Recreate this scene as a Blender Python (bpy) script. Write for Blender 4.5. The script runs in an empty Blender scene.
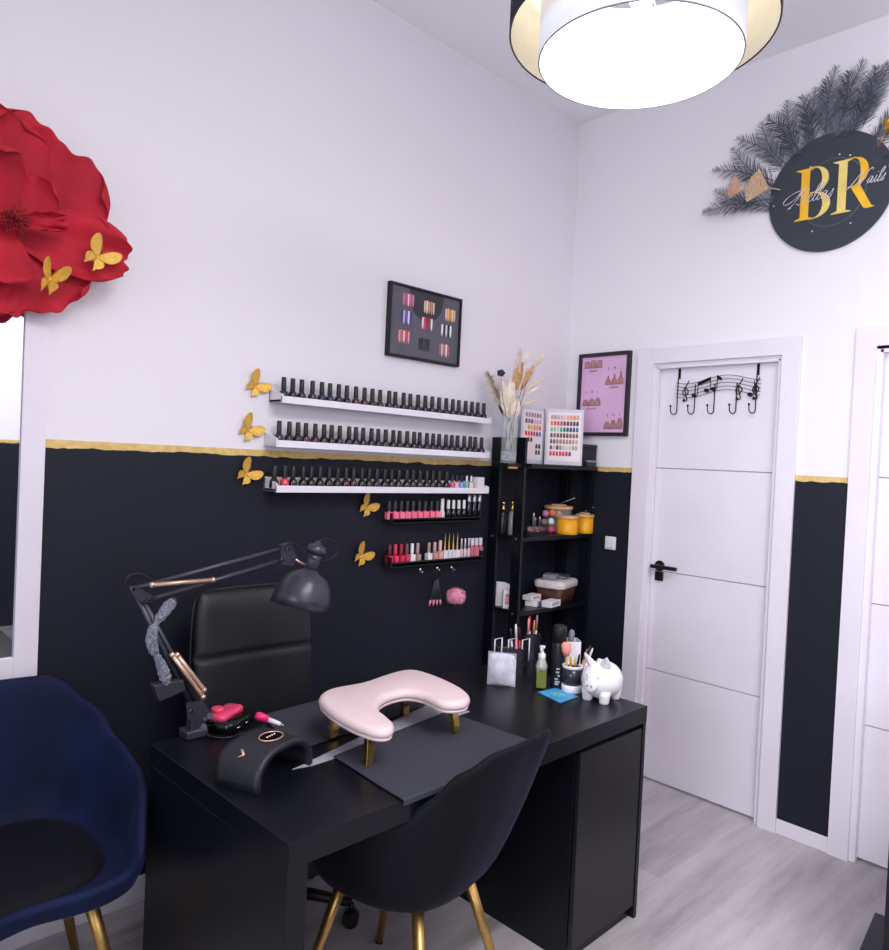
import bpy, bmesh, math, random
from mathutils import Vector, Matrix
random.seed(7)
PI = math.pi
sc = bpy.context.scene
col = sc.collection
V = Vector

# ------------------------------------------------------------------ survey of the room (metres; floor z=0, camera stands at x=y=0)
X0, Y0, ZC = 3.208, 2.395, 3.32          # back wall plane, left wall plane, ceiling
XF, YR = -2.3, -1.9                      # street front and right wall
CAM = V((0, 0, 1.5)); FOC = 737.87; CX, CY = 444.5, 475.0
def _r(x, y): return V((x - CX, y - CY, FOC)).normalized()
_a = _r(1204, 497); _b = _r(-271, 428); _u = _a.cross(_b).normalized(); _b = _u.cross(_a).normalized()
RM = Matrix((_a, _b, _u))                # rows: camera frame -> room frame
def _d(p): return RM @ _r(*p)
def onX(p, X): d = _d(p); return CAM + d * (X / d.x)
def onY(p, Y): d = _d(p); return CAM + d * (Y / d.y)
def onZ(p, Z): d = _d(p); return CAM + d * ((Z - 1.5) / d.z)

# ------------------------------------------------------------------ materials
def lin(c):
    return tuple(((v/255)/12.92 if v/255 <= .04045 else ((v/255+.055)/1.055)**2.4) for v in c) + (1,)
MATS = {}
def mat(name, c, rough=.5, metal=0, var=.06, scale=30, bump=0, spec=.5, trans=0, emit=0, ior=1.45, coat=0, sheen=0, stretch=None, alpha=1):
    if name in MATS: return MATS[name]
    m = bpy.data.materials.new(name); m.use_nodes = True
    nt = m.node_tree; b = nt.nodes['Principled BSDF']
    b.inputs['Base Color'].default_value = lin(c)
    b.inputs['Roughness'].default_value = rough; b.inputs['Metallic'].default_value = metal
    b.inputs['Specular IOR Level'].default_value = spec; b.inputs['IOR'].default_value = ior
    b.inputs['Transmission Weight'].default_value = trans; b.inputs['Alpha'].default_value = alpha
    b.inputs['Coat Weight'].default_value = coat
    if sheen:
        b.inputs['Sheen Weight'].default_value = sheen; b.inputs['Sheen Roughness'].default_value = .35
        b.inputs['Sheen Tint'].default_value = lin((120, 130, 190))
    if emit:
        b.inputs['Emission Color'].default_value = lin(c); b.inputs['Emission Strength'].default_value = emit
    if var or bump:
        tc = nt.nodes.new('ShaderNodeTexCoord'); mp = nt.nodes.new('ShaderNodeMapping'); n = nt.nodes.new('ShaderNodeTexNoise')
        n.inputs['Scale'].default_value = scale; n.inputs['Detail'].default_value = 4
        if stretch: mp.inputs['Scale'].default_value = stretch
        nt.links.new(tc.outputs['Object'], mp.inputs['Vector']); nt.links.new(mp.outputs['Vector'], n.inputs['Vector'])
        if var:
            r = nt.nodes.new('ShaderNodeValToRGB'); L = lin(c)
            r.color_ramp.elements[0].position = .25; r.color_ramp.elements[1].position = .75
            r.color_ramp.elements[0].color = tuple(max(0, x*(1-var*2)) for x in L[:3]) + (1,)
            r.color_ramp.elements[1].color = tuple(min(1, x*(1+var*2)) for x in L[:3]) + (1,)
            nt.links.new(n.outputs['Fac'], r.inputs['Fac']); nt.links.new(r.outputs['Color'], b.inputs['Base Color'])
        if bump:
            bp = nt.nodes.new('ShaderNodeBump'); bp.inputs['Strength'].default_value = bump; bp.inputs['Distance'].default_value = .004
            nt.links.new(n.outputs['Fac'], bp.inputs['Height']); nt.links.new(bp.outputs['Normal'], b.inputs['Normal'])
    MATS[name] = m; return m

black_lam = mat('black_laminate', (11, 14, 22), .33, var=.1, scale=60, spec=.36)
black_pl = mat('black_plastic', (22, 22, 27), .38, var=.05)
black_matte = mat('black_matte', (17, 18, 23), .6, var=.08)
black_metal = mat('black_metal', (24, 24, 28), .35, .5)
lamp_metal = mat('lamp_paint', (62, 62, 74), .32, .35)
velvet = mat('navy_velvet', (13, 24, 58), .75, var=.25, scale=6, bump=.15, spec=.25, sheen=.2)
velvet_dk = mat('dark_velvet', (8, 9, 19), .75, var=.25, scale=6, bump=.15, spec=.25, sheen=.12)
leather = mat('black_leather', (24, 25, 31), .48, var=.05, bump=.1, scale=120)
gold = mat('gold', (214, 172, 84), .3, 1, var=.08)
gold_pol = mat('polished_gold', (226, 190, 110), .14, 1, var=.05)
brass = mat('brushed_brass', (196, 158, 96), .35, .9, var=.08, scale=80)
rosegold = mat('rose_gold', (232, 176, 150), .3, .45)
ledge_white = mat('ledge_white', (232, 229, 238), .4, var=.01)
white_pl = mat('white_plastic', (226, 224, 232), .35, var=.02)
white_gl = mat('white_glazed_ceramic', (240, 236, 242), .12, var=.02, coat=.4)
white_lac = mat('white_lacquer', (228, 222, 234), .38, var=.015, scale=4)
white_paper = mat('white_paper', (232, 228, 232), .7, var=.03)
grey_cloth = mat('charcoal_paper_towel', (50, 52, 63), .85, var=.1, scale=150, bump=.3)
grey_sheet = mat('light_grey_sheet', (152, 152, 166), .6, var=.08, scale=60)
pinkpad = mat('pale_pink_leather', (226, 203, 206), .42, var=.03, bump=.08, scale=140)
pink_hot = mat('hot_pink', (226, 70, 110), .3, var=.05)
pink_soft = mat('soft_pink', (236, 140, 168), .5, var=.08)
pink_pom = mat('pink_fur', (240, 158, 184), .8, var=.12, scale=90)
chrome = mat('chrome', (225, 225, 230), .12, 1, var=.02)
jar_glass = mat('jar_glass', (215, 222, 226), .06, var=0, alpha=.2)
glass = mat('clear_glass', (235, 242, 245), .03, var=0, trans=.95, spec=.5)
wood_lid = mat('bamboo_lid', (206, 164, 120), .5, var=.12, scale=12, stretch=(1, 8, 1))
yellow = mat('yellow_wax', (236, 166, 22), .35, var=.05)
green_liq = mat('olive_liquid', (112, 116, 48), .12, var=.05, coat=.5)
brown = mat('brown_bin', (72, 42, 34), .5, var=.06)
grey_pl = mat('grey_plastic', (120, 122, 132), .45)
smoke = mat('dark_smoke', (34, 34, 44), .25)
sage = mat('dark_green_leaf', (38, 56, 42), .6)
cream = mat('dried_cream', (222, 204, 180), .8, var=.12, scale=60)
tan = mat('dried_tan', (196, 152, 108), .8, var=.15, scale=60)
amber = mat('dried_amber', (168, 116, 40), .7, var=.2, scale=80)
dkbrown = mat('dried_brown', (72, 56, 48), .8)

# ------------------------------------------------------------------ mesh builder
class MB:
    def __init__(s): s.v = []; s.f = []; s.m = []; s.s = []
    def add(s, vs, fs, m=0, sm=False):
        o = len(s.v); s.v += [V(p) for p in vs]
        for f in fs: s.f.append([i + o for i in f]); s.m.append(m); s.s.append(sm)
        return s
    def box(s, c, d, rz=0, m=0, rot=None):
        M = rot if rot is not None else Matrix.Rotation(rz, 3, 'Z'); c = V(c)
        vs = [c + M @ V((d[0]*x/2, d[1]*y/2, d[2]*z/2)) for x in (-1, 1) for y in (-1, 1) for z in (-1, 1)]
        return s.add(vs, [(0,1,3,2),(4,6,7,5),(0,4,5,1),(2,3,7,6),(0,2,6,4),(1,5,7,3)], m)
    def bb(s, a, b, m=0):
        return s.box([(a[i]+b[i])/2 for i in range(3)], [abs(b[i]-a[i]) for i in range(3)], 0, m)
    def tube(s, pts, r, n=8, m=0, caps=True, flat=1.0):
        pts = [V(p) for p in pts]; k = len(pts); rs = r if isinstance(r, (list, tuple)) else [r]*k
        vs = []; t0 = (pts[1]-pts[0]).normalized()
        ref = V((0,0,1)) if abs(t0.z) < .9 else V((1,0,0))
        nrm = t0.cross(ref).normalized()
        for i, p in enumerate(pts):
            t = (pts[min(i+1,k-1)] - pts[max(i-1,0)]).normalized()
            nrm = (nrm - t*nrm.dot(t)); nrm = nrm.normalized() if nrm.length > 1e-6 else t.orthogonal().normalized()
            b = t.cross(nrm)
            for j in range(n):
                a = 2*PI*j/n; vs.append(p + (nrm*math.cos(a) + b*math.sin(a)*flat)*rs[i])
        fs = [(i*n+j, i*n+(j+1)%n, (i+1)*n+(j+1)%n, (i+1)*n+j) for i in range(k-1) for j in range(n)]
        if caps: fs += [tuple(range(n-1,-1,-1)), tuple((k-1)*n+j for j in range(n))]
        o = len(s.f); s.add(vs, fs, m, True)
        if caps: s.s[-1] = s.s[-2] = False
        return s
    def cyl(s, p0, p1, r0, r1=None, n=20, m=0): return s.tube([p0, p1], [r0, r0 if r1 is None else r1], n, m)
    def lathe(s, prof, c=(0,0,0), n=24, m=0, M=None, sx=1, sy=1, sm=True):
        c = V(c); M = M or Matrix.Identity(3); vs = []; k = len(prof)
        for r, z in prof:
            for j in range(n):
                a = 2*PI*j/n; vs.append(c + M @ V((r*math.cos(a)*sx, r*math.sin(a)*sy, z)))
        fs = [(i*n+j, i*n+(j+1)%n, (i+1)*n+(j+1)%n, (i+1)*n+j) for i in range(k-1) for j in range(n)]
        s.add(vs, fs, m, sm)
        if prof[0][0] > 1e-5: s.add(vs[:n], [tuple(range(n-1,-1,-1))], m)
        if prof[-1][0] > 1e-5: s.add(vs[-n:], [tuple(range(n))], m)
        return s
    def ell(s, c, r, n=16, m=0, M=None):
        prof = [(max(1e-6, math.sin(PI*i/n)), -math.cos(PI*i/n)) for i in range(n+1)]
        D = (M or Matrix.Identity(3)) @ Matrix.Diagonal(V(r))
        return s.lathe(prof, c, n+4, m, D)
    def poly(s, pts, off, m=0):
        pts = [V(p) for p in pts]; off = V(off); n = len(pts)
        return s.add(pts + [p+off for p in pts], [tuple(range(n-1,-1,-1)), tuple(range(n,2*n))] + [(i,(i+1)%n,n+(i+1)%n,n+i) for i in range(n)], m)
    def grid(s, fn, nu, nv, m=0, wrap=False, sm=True):
        cu = nu if wrap else nu+1
        vs = [fn(i/nu, j/nv) for j in range(nv+1) for i in range(cu)]
        fs = [(j*cu+i, j*cu+(i+1)%cu, (j+1)*cu+(i+1)%cu, (j+1)*cu+i) for j in range(nv) for i in range(nu)]
        return s.add(vs, fs, m, sm)
    def pad(s, outl, rows, m=0):
        # outline 2-D (ccw), rows = [(inset, z)] from the bottom to the top; closed with caps
        n = len(outl); P = [V((p[0], p[1])) for p in outl]; N = []
        for i in range(n):
            t = (P[(i+1)%n]-P[i-1]).normalized(); N.append(V((-t.y, t.x)))
        vs = [V((*(P[i]+N[i]*ins), z)) for ins, z in rows for i in range(n)]
        fs = [(k*n+i, k*n+(i+1)%n, (k+1)*n+(i+1)%n, (k+1)*n+i) for k in range(len(rows)-1) for i in range(n)]
        s.add(vs, fs, m, True)
        s.add(vs[:n], [tuple(range(n-1,-1,-1))], m); s.add(vs[-n:], [tuple(range(n))], m, True)
        return s
    def build(s, name, mats, parent=None, bevel=0, solid=0, local=False, sub=0, origin=None):
        mats = mats if isinstance(mats, (list, tuple)) else [mats]
        pts = s.v
        if parent is not None:
            if not local:
                I = world_of(parent).inverted(); pts = [I @ p for p in pts]
        else:
            if origin is None:
                lo = [min(p[i] for p in pts) for i in range(3)]; hi = [max(p[i] for p in pts) for i in range(3)]
                origin = V(((lo[0]+hi[0])/2, (lo[1]+hi[1])/2, lo[2]))
            pts = [p - V(origin) for p in pts]
        me = bpy.data.meshes.new(name); me.from_pydata([tuple(p) for p in pts], [], s.f)
        for m in mats: me.materials.append(m)
        for p, mi, sm in zip(me.polygons, s.m, s.s): p.material_index = mi; p.use_smooth = sm
        bm = bmesh.new(); bm.from_mesh(me); bmesh.ops.remove_doubles(bm, verts=bm.verts, dist=1e-6)
        bmesh.ops.recalc_face_normals(bm, faces=bm.faces); bm.to_mesh(me); bm.free()
        o = bpy.data.objects.new(name, me); col.objects.link(o)
        if parent is not None: o.parent = parent
        else: o.location = origin
        if solid:
            q = o.modifiers.new('thick', 'SOLIDIFY'); q.thickness = solid; q.offset = 0
        if bevel:
            q = o.modifiers.new('round', 'BEVEL'); q.width = bevel; q.segments = 3; q.limit_method = 'ANGLE'; q.angle_limit = .6
        if sub:
            q = o.modifiers.new('smooth', 'SUBSURF'); q.levels = q.render_levels = sub
        return o
def world_of(o):
    M = Matrix.Translation(o.location) @ o.rotation_euler.to_matrix().to_4x4()
    return world_of(o.parent) @ M if o.parent else M
def tag(o, label, cat, group=None):
    o['label'] = label; o['category'] = cat
    if group: o['group'] = group
    return o
def thing(name, label, cat, loc, rz=0, group=None):
    o = bpy.data.objects.new(name, None); col.objects.link(o); o.empty_display_size = .05
    o.location = loc; o.rotation_euler = (0, 0, rz); return tag(o, label, cat, group)
def struct(o): o['kind'] = 'structure'; return o
def copy_tree(o, parent=None):
    c = o.copy(); col.objects.link(c)
    if parent is not None: c.parent = parent
    for ch in list(o.children): copy_tree(ch, c)
    return c
def cat_rom(P, n=6, closed=False):
    P = [V(p) for p in P]; k = len(P); out = []
    g = (lambda i: P[i % k]) if closed else (lambda i: P[max(0, min(k-1, i))])
    for i in range(k if closed else k-1):
        a, b, c, d = g(i-1), g(i), g(i+1), g(i+2)
        for j in range(n):
            t = j/n
            out.append(.5*((2*b) + (c-a)*t + (2*a-5*b+4*c-d)*t*t + (3*b-a-3*c+d)*t**3))
    if not closed: out.append(P[-1])
    return out
def rot_to(d, up=V((0,0,1))):
    # 3x3 whose Z runs along d
    z = V(d).normalized(); x = up.cross(z); x = x.normalized() if x.length > 1e-4 else V((1,0,0)); y = z.cross(x)
    return Matrix((x, y, z)).transposed()
def text_mesh(s, size, place, name, m, parent, depth=.0006, align='CENTER', space=1):
    # lettering as a real flat mesh; place = 4x4 matrix
    cu = bpy.data.curves.new(name, 'FONT'); cu.body = s; cu.size = size; cu.extrude = depth; cu.align_x = align; cu.space_character = space
    ob = bpy.data.objects.new(name, cu); col.objects.link(ob)
    me = bpy.data.meshes.new_from_object(ob.evaluated_get(bpy.context.evaluated_depsgraph_get()))
    bpy.data.objects.remove(ob); bpy.data.curves.remove(cu)
    me.transform(world_of(parent).inverted() @ place); me.materials.clear(); me.materials.append(m)
    o = bpy.data.objects.new(name, me); col.objects.link(o); o.parent = parent; return o
# ------------------------------------------------------------------ room shell
def wall_mat(name, white, axis):
    m = bpy.data.materials.new(name); m.use_nodes = True; nt = m.node_tree; b = nt.nodes['Principled BSDF']; N = nt.nodes.new; L = nt.links.new
    geo = N('ShaderNodeNewGeometry'); sep = N('ShaderNodeSeparateXYZ'); L(geo.outputs['Position'], sep.inputs['Vector'])
    def math_(op, a, c):
        q = N('ShaderNodeMath'); q.operation = op
        for i, x in enumerate((a, c)):
            if isinstance(x, (int, float)): q.inputs[i].default_value = x
            else: L(x, q.inputs[i])
        return q.outputs[0]
    def noise(sc_, det=3, st=None):
        n = N('ShaderNodeTexNoise'); n.inputs['Scale'].default_value = sc_; n.inputs['Detail'].default_value = det
        if st:
            mp = N('ShaderNodeMapping'); mp.inputs['Scale'].default_value = st; L(geo.outputs['Position'], mp.inputs['Vector']); L(mp.outputs['Vector'], n.inputs['Vector'])
        else: L(geo.outputs['Position'], n.inputs['Vector'])
        return n.outputs['Fac']
    rag = noise(14, 4, (1, 1, .05))
    lo = math_('ADD', math_('MULTIPLY', math_('SUBTRACT', rag, .5), .022), 1.488)     # ragged lower edge of the gold leaf band
    isgold = math_('MULTIPLY', math_('GREATER_THAN', sep.outputs['Z'], lo), math_('LESS_THAN', sep.outputs['Z'], 1.511))
    isblack = math_('LESS_THAN', sep.outputs['Z'], lo)
    w = N('ShaderNodeMixRGB'); w.inputs[1].default_value = lin(tuple(x-3 for x in white)); w.inputs[2].default_value = lin(white); L(noise(1.5), w.inputs[0])
    g = N('ShaderNodeMixRGB'); g.inputs[1].default_value = lin((190, 152, 78)); g.inputs[2].default_value = lin((244, 218, 150)); L(noise(40), g.inputs[0])
    k = N('ShaderNodeMixRGB'); k.inputs[1].default_value = lin((17, 20, 32)); k.inputs[2].default_value = lin((23, 27, 42)); L(noise(3), k.inputs[0])
    m1 = N('ShaderNodeMixRGB'); L(isblack, m1.inputs[0]); L(w.outputs[0], m1.inputs[1]); L(k.outputs[0], m1.inputs[2])
    m2 = N('ShaderNodeMixRGB'); L(isgold, m2.inputs[0]); L(m1.outputs[0], m2.inputs[1]); L(g.outputs[0], m2.inputs[2])
    L(m2.outputs[0], b.inputs['Base Color']); b.inputs['Roughness'].default_value = .62; b.inputs['Specular IOR Level'].default_value = .3
    L(math_('MULTIPLY', isgold, .2), b.inputs['Metallic'])
    bp = N('ShaderNodeBump'); bp.inputs['Strength'].default_value = .08; bp.inputs['Distance'].default_value = .003; L(noise(120), bp.inputs['Height']); L(bp.outputs['Normal'], b.inputs['Normal'])
    return m
wallm = wall_mat('painted_wall', (235, 231, 238), 'X')
ceilm = mat('ceiling_paint', (248, 248, 253), .8, var=.01, scale=3)

def floor_mat():
    m = bpy.data.materials.new('grey_oak_vinyl'); m.use_nodes = True; nt = m.node_tree; b = nt.nodes['Principled BSDF']; N = nt.nodes.new; L = nt.links.new
    geo = N('ShaderNodeNewGeometry')
    br = N('ShaderNodeTexBrick'); br.inputs['Scale'].default_value = 1; br.inputs['Brick Width'].default_value = 1.25; br.inputs['Row Height'].default_value = .19
    br.inputs['Mortar Size'].default_value = .0012; br.inputs['Color1'].default_value = (0,0,0,1); br.inputs['Color2'].default_value = (1,1,1,1); br.inputs['Mortar'].default_value = (.3,.3,.3,1); br.offset = .37
    L(geo.outputs['Position'], br.inputs['Vector'])
    mp = N('ShaderNodeMapping'); mp.inputs['Scale'].default_value = (1.1, 9, 1); L(geo.outputs['Position'], mp.inputs['Vector'])
    n = N('ShaderNodeTexNoise'); n.inputs['Scale'].default_value = 2.2; n.inputs['Detail'].default_value = 8; n.inputs['Roughness'].default_value = .65; L(mp.outputs['Vector'], n.inputs['Vector'])
    mp2 = N('ShaderNodeMapping'); mp2.inputs['Scale'].default_value = (.45, 2.6, 1); L(geo.outputs['Position'], mp2.inputs['Vector'])
    n2 = N('ShaderNodeTexNoise'); n2.inputs['Scale'].default_value = 1.6; n2.inputs['Detail'].default_value = 2; L(mp2.outputs['Vector'], n2.inputs['Vector'])
    mx = N('ShaderNodeMixRGB'); mx.inputs[0].default_value = .58; L(n.outputs['Fac'], mx.inputs[1]); L(n2.outputs['Fac'], mx.inputs[2])
    mx2 = N('ShaderNodeMixRGB'); mx2.inputs[0].default_value = .1; L(mx.outputs[0], mx2.inputs[1]); L(br.outputs['Color'], mx2.inputs[2])
    r = N('ShaderNodeValToRGB'); e = r.color_ramp.elements
    e[0].position = .3; e[0].color = lin((118, 112, 116)); e[1].position = .66; e[1].color = lin((208, 202, 206)); x = e.new(.47); x.color = lin((174, 167, 172))
    L(mx2.outputs[0], r.inputs['Fac']); L(r.outputs['Color'], b.inputs['Base Color']); b.inputs['Roughness'].default_value = .42
    return m
struct(MB().bb((XF-.1, YR-.1, -.1), (X0+.2, Y0+.1, 0)).build('floor', floor_mat()))
struct(MB().bb((XF-.1, YR-.1, ZC), (X0+.2, Y0+.1, ZC+.1)).build('ceiling', ceilm))
struct(MB().bb((XF-.1, Y0, 0), (X0+.1, Y0+.1, ZC)).build('wall_left', wallm))
struct(MB().bb((XF-.1, YR-.1, 0), (X0+.1, YR, ZC)).build('wall_right', wallm))
D1L, D1R, D1T = 1.880, 1.268, 2.018      # clear opening of the first door (y left, y right, height)
D2L, D2R = .912, .12
wb = MB(); TH = .1
wb.bb((X0, D1L, 0), (X0+TH, Y0, ZC)); wb.bb((X0, D2L, 0), (X0+TH, D1R, ZC)); wb.bb((X0, YR, 0), (X0+TH, D2R, ZC))
wb.bb((X0, D1R, D1T), (X0+TH, D1L, ZC)); wb.bb((X0, D2R, D1T), (X0+TH, D2L, ZC))
struct(wb.build('wall_back', wallm))
WY0, WY1, WZ0, WZ1 = -1.5, 2.0, .25, 2.75
wf = MB(); wf.bb((XF-.1, YR, 0), (XF, Y0, WZ0)); wf.bb((XF-.1, YR, WZ1), (XF, Y0, ZC)); wf.bb((XF-.1, YR, WZ0), (XF, WY0, WZ1)); wf.bb((XF-.1, WY1, WZ0), (XF, Y0, WZ1))
struct(wf.build('wall_front', wallm))
w1 = MB()
for y in (WY0+.03, (WY0+WY1)/2, WY1-.03): w1.bb((XF-.08, y-.03, WZ0), (XF-.02, y+.03, WZ1))
for z in (WZ0+.03, WZ1-.03): w1.bb((XF-.08, WY0, z-.03), (XF-.02, WY1, z+.03))
w1o = struct(w1.build('window_1', white_lac))
MB().bb((XF-.055, WY0+.05, WZ0+.05), (XF-.048, WY1-.05, WZ1-.05)).build('window_pane', glass, w1o)

def casing(name, yl, yr, zt, wl, wr, wt):
    q = MB(); d = .016
    q.bb((X0-d, yl, 0), (X0, yl+wl, zt+wt)); q.bb((X0-d, yr-wr, 0), (X0, yr, zt+wt)); q.bb((X0-d, yr, zt), (X0, yl, zt+wt))
    # jamb lining and stop inside the opening
    q.bb((X0, yl-.012, 0), (X0+.09, yl, zt)); q.bb((X0, yr, 0), (X0+.09, yr+.012, zt)); q.bb((X0, yr, zt-.012), (X0+.09, yl, zt))
    q.bb((X0+.0, yl-.022, 0), (X0+.028, yl-.012, zt-.012)); q.bb((X0+.0, yr+.012, 0), (X0+.028, yr+.022, zt-.012)); q.bb((X0, yr+.012, zt-.024), (X0+.028, yl-.012, zt-.012))
    return struct(q.build(name, white_lac, bevel=.002))
casing('trim_1', D1L, D1R, D1T, .085, .075, .075)
casing('trim_2', D2L, D2R, D1T+.01, .074, .1, .078)
groove = mat('door_groove', (168, 162, 174), .6, var=0)
DX = X0+.034
def door(n, yl, yr, zt, gz, rz0=.008):
    q = MB(); w = yl-yr
    zs = [rz0] + sorted(gz) + [zt]
    for a, b in zip(zs, zs[1:]):
        q.bb((DX, yr, a+.0025), (DX+.036, yl, b-.0025))
    q.bb((DX+.006, yr+.002, rz0), (DX+.034, yl-.002, zt-.002), 1)
    return struct(q.build('door_%d' % n, [white_lac, groove], bevel=.0015))
gz = [onX(p, DX).z for p in ((716, 470.5), (712, 579), (708, 684))]
dl, dr = D1L-.014, D1R+.014
d1 = door(1, dl, dr, D1T-.014, gz)
d2 = door(2, D2L-.014, D2R+.014, D1T-.01, gz)
h = onX((658, 566), DX-.02)
q = MB(); hx = DX
hy, hz = h.y, h.z
q.cyl((hx, hy, hz), (hx-.010, hy, hz), .026, n=28); q.cyl((hx-.01, hy, hz), (hx-.05, hy, hz), .010)
q.box((hx-.05, hy-.045, hz), (.014, .135, .018)); q.box((hx-.005, hy, hz-.05), (.012, .042, .044))
ho = q.build('door_handle', black_pl, d1, bevel=.003); ho['label'] = 'black lever handle with square lock plate'

bl = MB(); bl.bb((XF, Y0-.014, 0), (X0, Y0, .085)); struct(bl.build('baseboard_left', white_lac, bevel=.004))
bk = MB(); bk.bb((X0-.013, D2L+.074, 0), (X0, D1R-.075, .062)); bk.bb((X0-.013, D1L+.085, 0), (X0, Y0-.014, .085)); struct(bk.build('baseboard_back', white_lac, bevel=.004))

# light switch on the black band left of the door
s = onX((611, 543), X0)
t = thing('light_switch', 'white square light switch on black wall beside the shelving unit', 'switch', (X0, s.y, s.z-.04))
MB().box((X0-.005, s.y, s.z), (.010, .062, .066)).build('cover_plate', white_pl, t, bevel=.004)
MB().box((X0-.012, s.y, s.z), (.006, .042, .046), rot=Matrix.Rotation(.06, 3, 'Y')).build('rocker', white_pl, t, bevel=.002)

# ------------------------------------------------------------------ camera, light
cam = bpy.data.cameras.new('camera'); co = bpy.data.objects.new('camera', cam); col.objects.link(co)
r_, u_, f_ = RM @ V((1,0,0)), RM @ V((0,-1,0)), RM @ V((0,0,1))
M = Matrix((r_, u_, -f_)).transposed().to_4x4(); M.translation = CAM; co.matrix_world = M
cam.sensor_fit = 'HORIZONTAL'; cam.sensor_width = 36; cam.lens = FOC/889*36 if 889 >= 950 else FOC/889*36; cam.clip_start = .02
sc.camera = co
sc.view_settings.view_transform = 'Standard'; sc.view_settings.look = 'None'; sc.view_settings.exposure = 0
wld = bpy.data.worlds.new('daylight'); sc.world = wld; wld.use_nodes = True
wld.node_tree.nodes['Background'].inputs[0].default_value = (.85, .92, 1, 1); wld.node_tree.nodes['Background'].inputs[1].default_value = 1.0
def area(name, loc, rot, sx, sy, pw, c):
    l = bpy.data.lights.new(name, 'AREA'); l.shape = 'RECTANGLE'; l.size = sx; l.size_y = sy; l.energy = pw; l.color = c
    o = bpy.data.objects.new(name, l); col.objects.link(o); o.location = loc; o.rotation_euler = rot; return o
area('shop_window_daylight', (XF+.06, -.55, 1.75), (0, -PI/2, 0), 2.0, 2.6, 37, (.92, .94, 1)).data.spread = 1.35
area('rear_ceiling_fill', (.9, -.6, ZC-.06), (0, 0, 0), 1.8, 1.2, 80, (1, .97, .96))  # added fill under the ceiling to brighten the room, no fixture modelled
area('side_wall_fill', (-.5, YR+.05, 1.95), (PI/2, 0, 0), 2.2, 1.9, 20, (.97, .96, 1))  # unseen fill panel added to light the left wall evenly, not a shop fitting
# ------------------------------------------------------------------ ceiling lamp
LX, LY, LZ = 1.454, .932, 2.422
t = thing('pendant_lamp', 'large double drum pendant lamp hanging from the ceiling, dark outside and cream inside', 'lamp', (LX, LY, LZ))
shade_dk = mat('shade_outer_dark', (44, 38, 58), .8, var=.05)
cream_in = mat('shade_cream_lining', (236, 224, 196), .75, var=.03, emit=.32)
white_in = mat('shade_white_lining', (240, 242, 252), .75, var=.01, emit=.25)
def drum(r, z0, z1, th, name, mo, mi, rim):
    def ring(rr, a, b, sm=True):
        n = 72; vs = []
        for z in (a, b):
            for j in range(n): vs.append((LX+rr*math.cos(2*PI*j/n), LY+rr*math.sin(2*PI*j/n), z))
        return vs, [(j, (j+1) % n, n+(j+1) % n, n+j) for j in range(n)]
    q = MB(); q.add(*ring(r, z0, z1), 0, True); q.add(*ring(r-th, z0, z1), 1, True)
    for z in (z0, z1):
        n = 72; vs = [((LX+rr*math.cos(2*PI*j/n)), (LY+rr*math.sin(2*PI*j/n)), z) for rr in (r, r-th) for j in range(n)]
        q.add(vs, [(j, (j+1) % n, n+(j+1) % n, n+j) for j in range(n)], 1)
    o = q.build(name, [mo, mi], t)
    k = MB()
    k.tube([(LX+(r-th/2)*math.cos(2*PI*j/72), LY+(r-th/2)*math.sin(2*PI*j/72), z0) for j in range(73)], .0022, 6, caps=False)
    k.build('bottom_ring', rim, o); return o
a = drum(.294, 2.481, 2.70, .004, 'outer_shade', shade_dk, cream_in, black_metal); a['label'] = 'dark outer shade with cream lining'
b = drum(.225, LZ, LZ+.252, .004, 'inner_shade', white_in, white_in, grey_pl); b['label'] = 'glowing white inner shade'
q = MB()
for k in range(3):
    an = k*2*PI/3+.4; q.tube([(LX, LY, LZ+.24), (LX+.292*math.cos(an), LY+.292*math.sin(an), LZ+.24)], .0025, 6)
q.build('spider_frame', chrome, t)
q = MB(); q.tube([(LX, LY, LZ+.235), (LX, LY, ZC-.03)], .004, 8); q.build('cord', black_pl, t)
q = MB(); q.lathe([(.05, 0), (.055, .01), (.05, .03)], (LX, LY, ZC-.03)); q.build('ceiling_rose', white_pl, t)
q = MB(); q.cyl((LX, LY, LZ+.19), (LX, LY, LZ+.26), .018); q.build('lamp_holder', white_pl, t)
q = MB(); q.ell((LX, LY, LZ+.155), (.03, .03, .042)); q.build('bulb', mat('lit_bulb', (255, 252, 246), .5, var=0, emit=6), t)
l = bpy.data.lights.new('lamp_glow', 'POINT'); l.energy = 15; l.color = (1, .965, .94); l.shadow_soft_size = .06
o = bpy.data.objects.new('lamp_glow', l); col.objects.link(o); o.location = (LX, LY, LZ+.075)

# ------------------------------------------------------------------ mirror and giant paper flower
MX1, MZ0, MZ1, MW = .668, .812, 2.28, .62
t = thing('wall_mirror', 'tall white framed mirror on the left wall under the red flower', 'mirror', (MX1-MW/2, Y0, MZ0))
q = MB(); fw = .062
q.bb((MX1-fw, Y0-.022, MZ0), (MX1, Y0, MZ1)); q.bb((MX1-MW, Y0-.022, MZ0), (MX1-MW+fw, Y0, MZ1))
q.bb((MX1-MW+fw, Y0-.022, MZ0), (MX1-fw, Y0, MZ0+fw)); q.bb((MX1-MW+fw, Y0-.022, MZ1-fw), (MX1-fw, Y0, MZ1))
q.build('frame', white_lac, t, bevel=.002)
MB().bb((MX1-MW+fw, Y0-.012, MZ0+fw), (MX1-fw, Y0-.006, MZ1-fw)).build('mirror_glass', mat('mirror_silver', (235, 238, 242), .015, 1, var=0), t)

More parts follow.
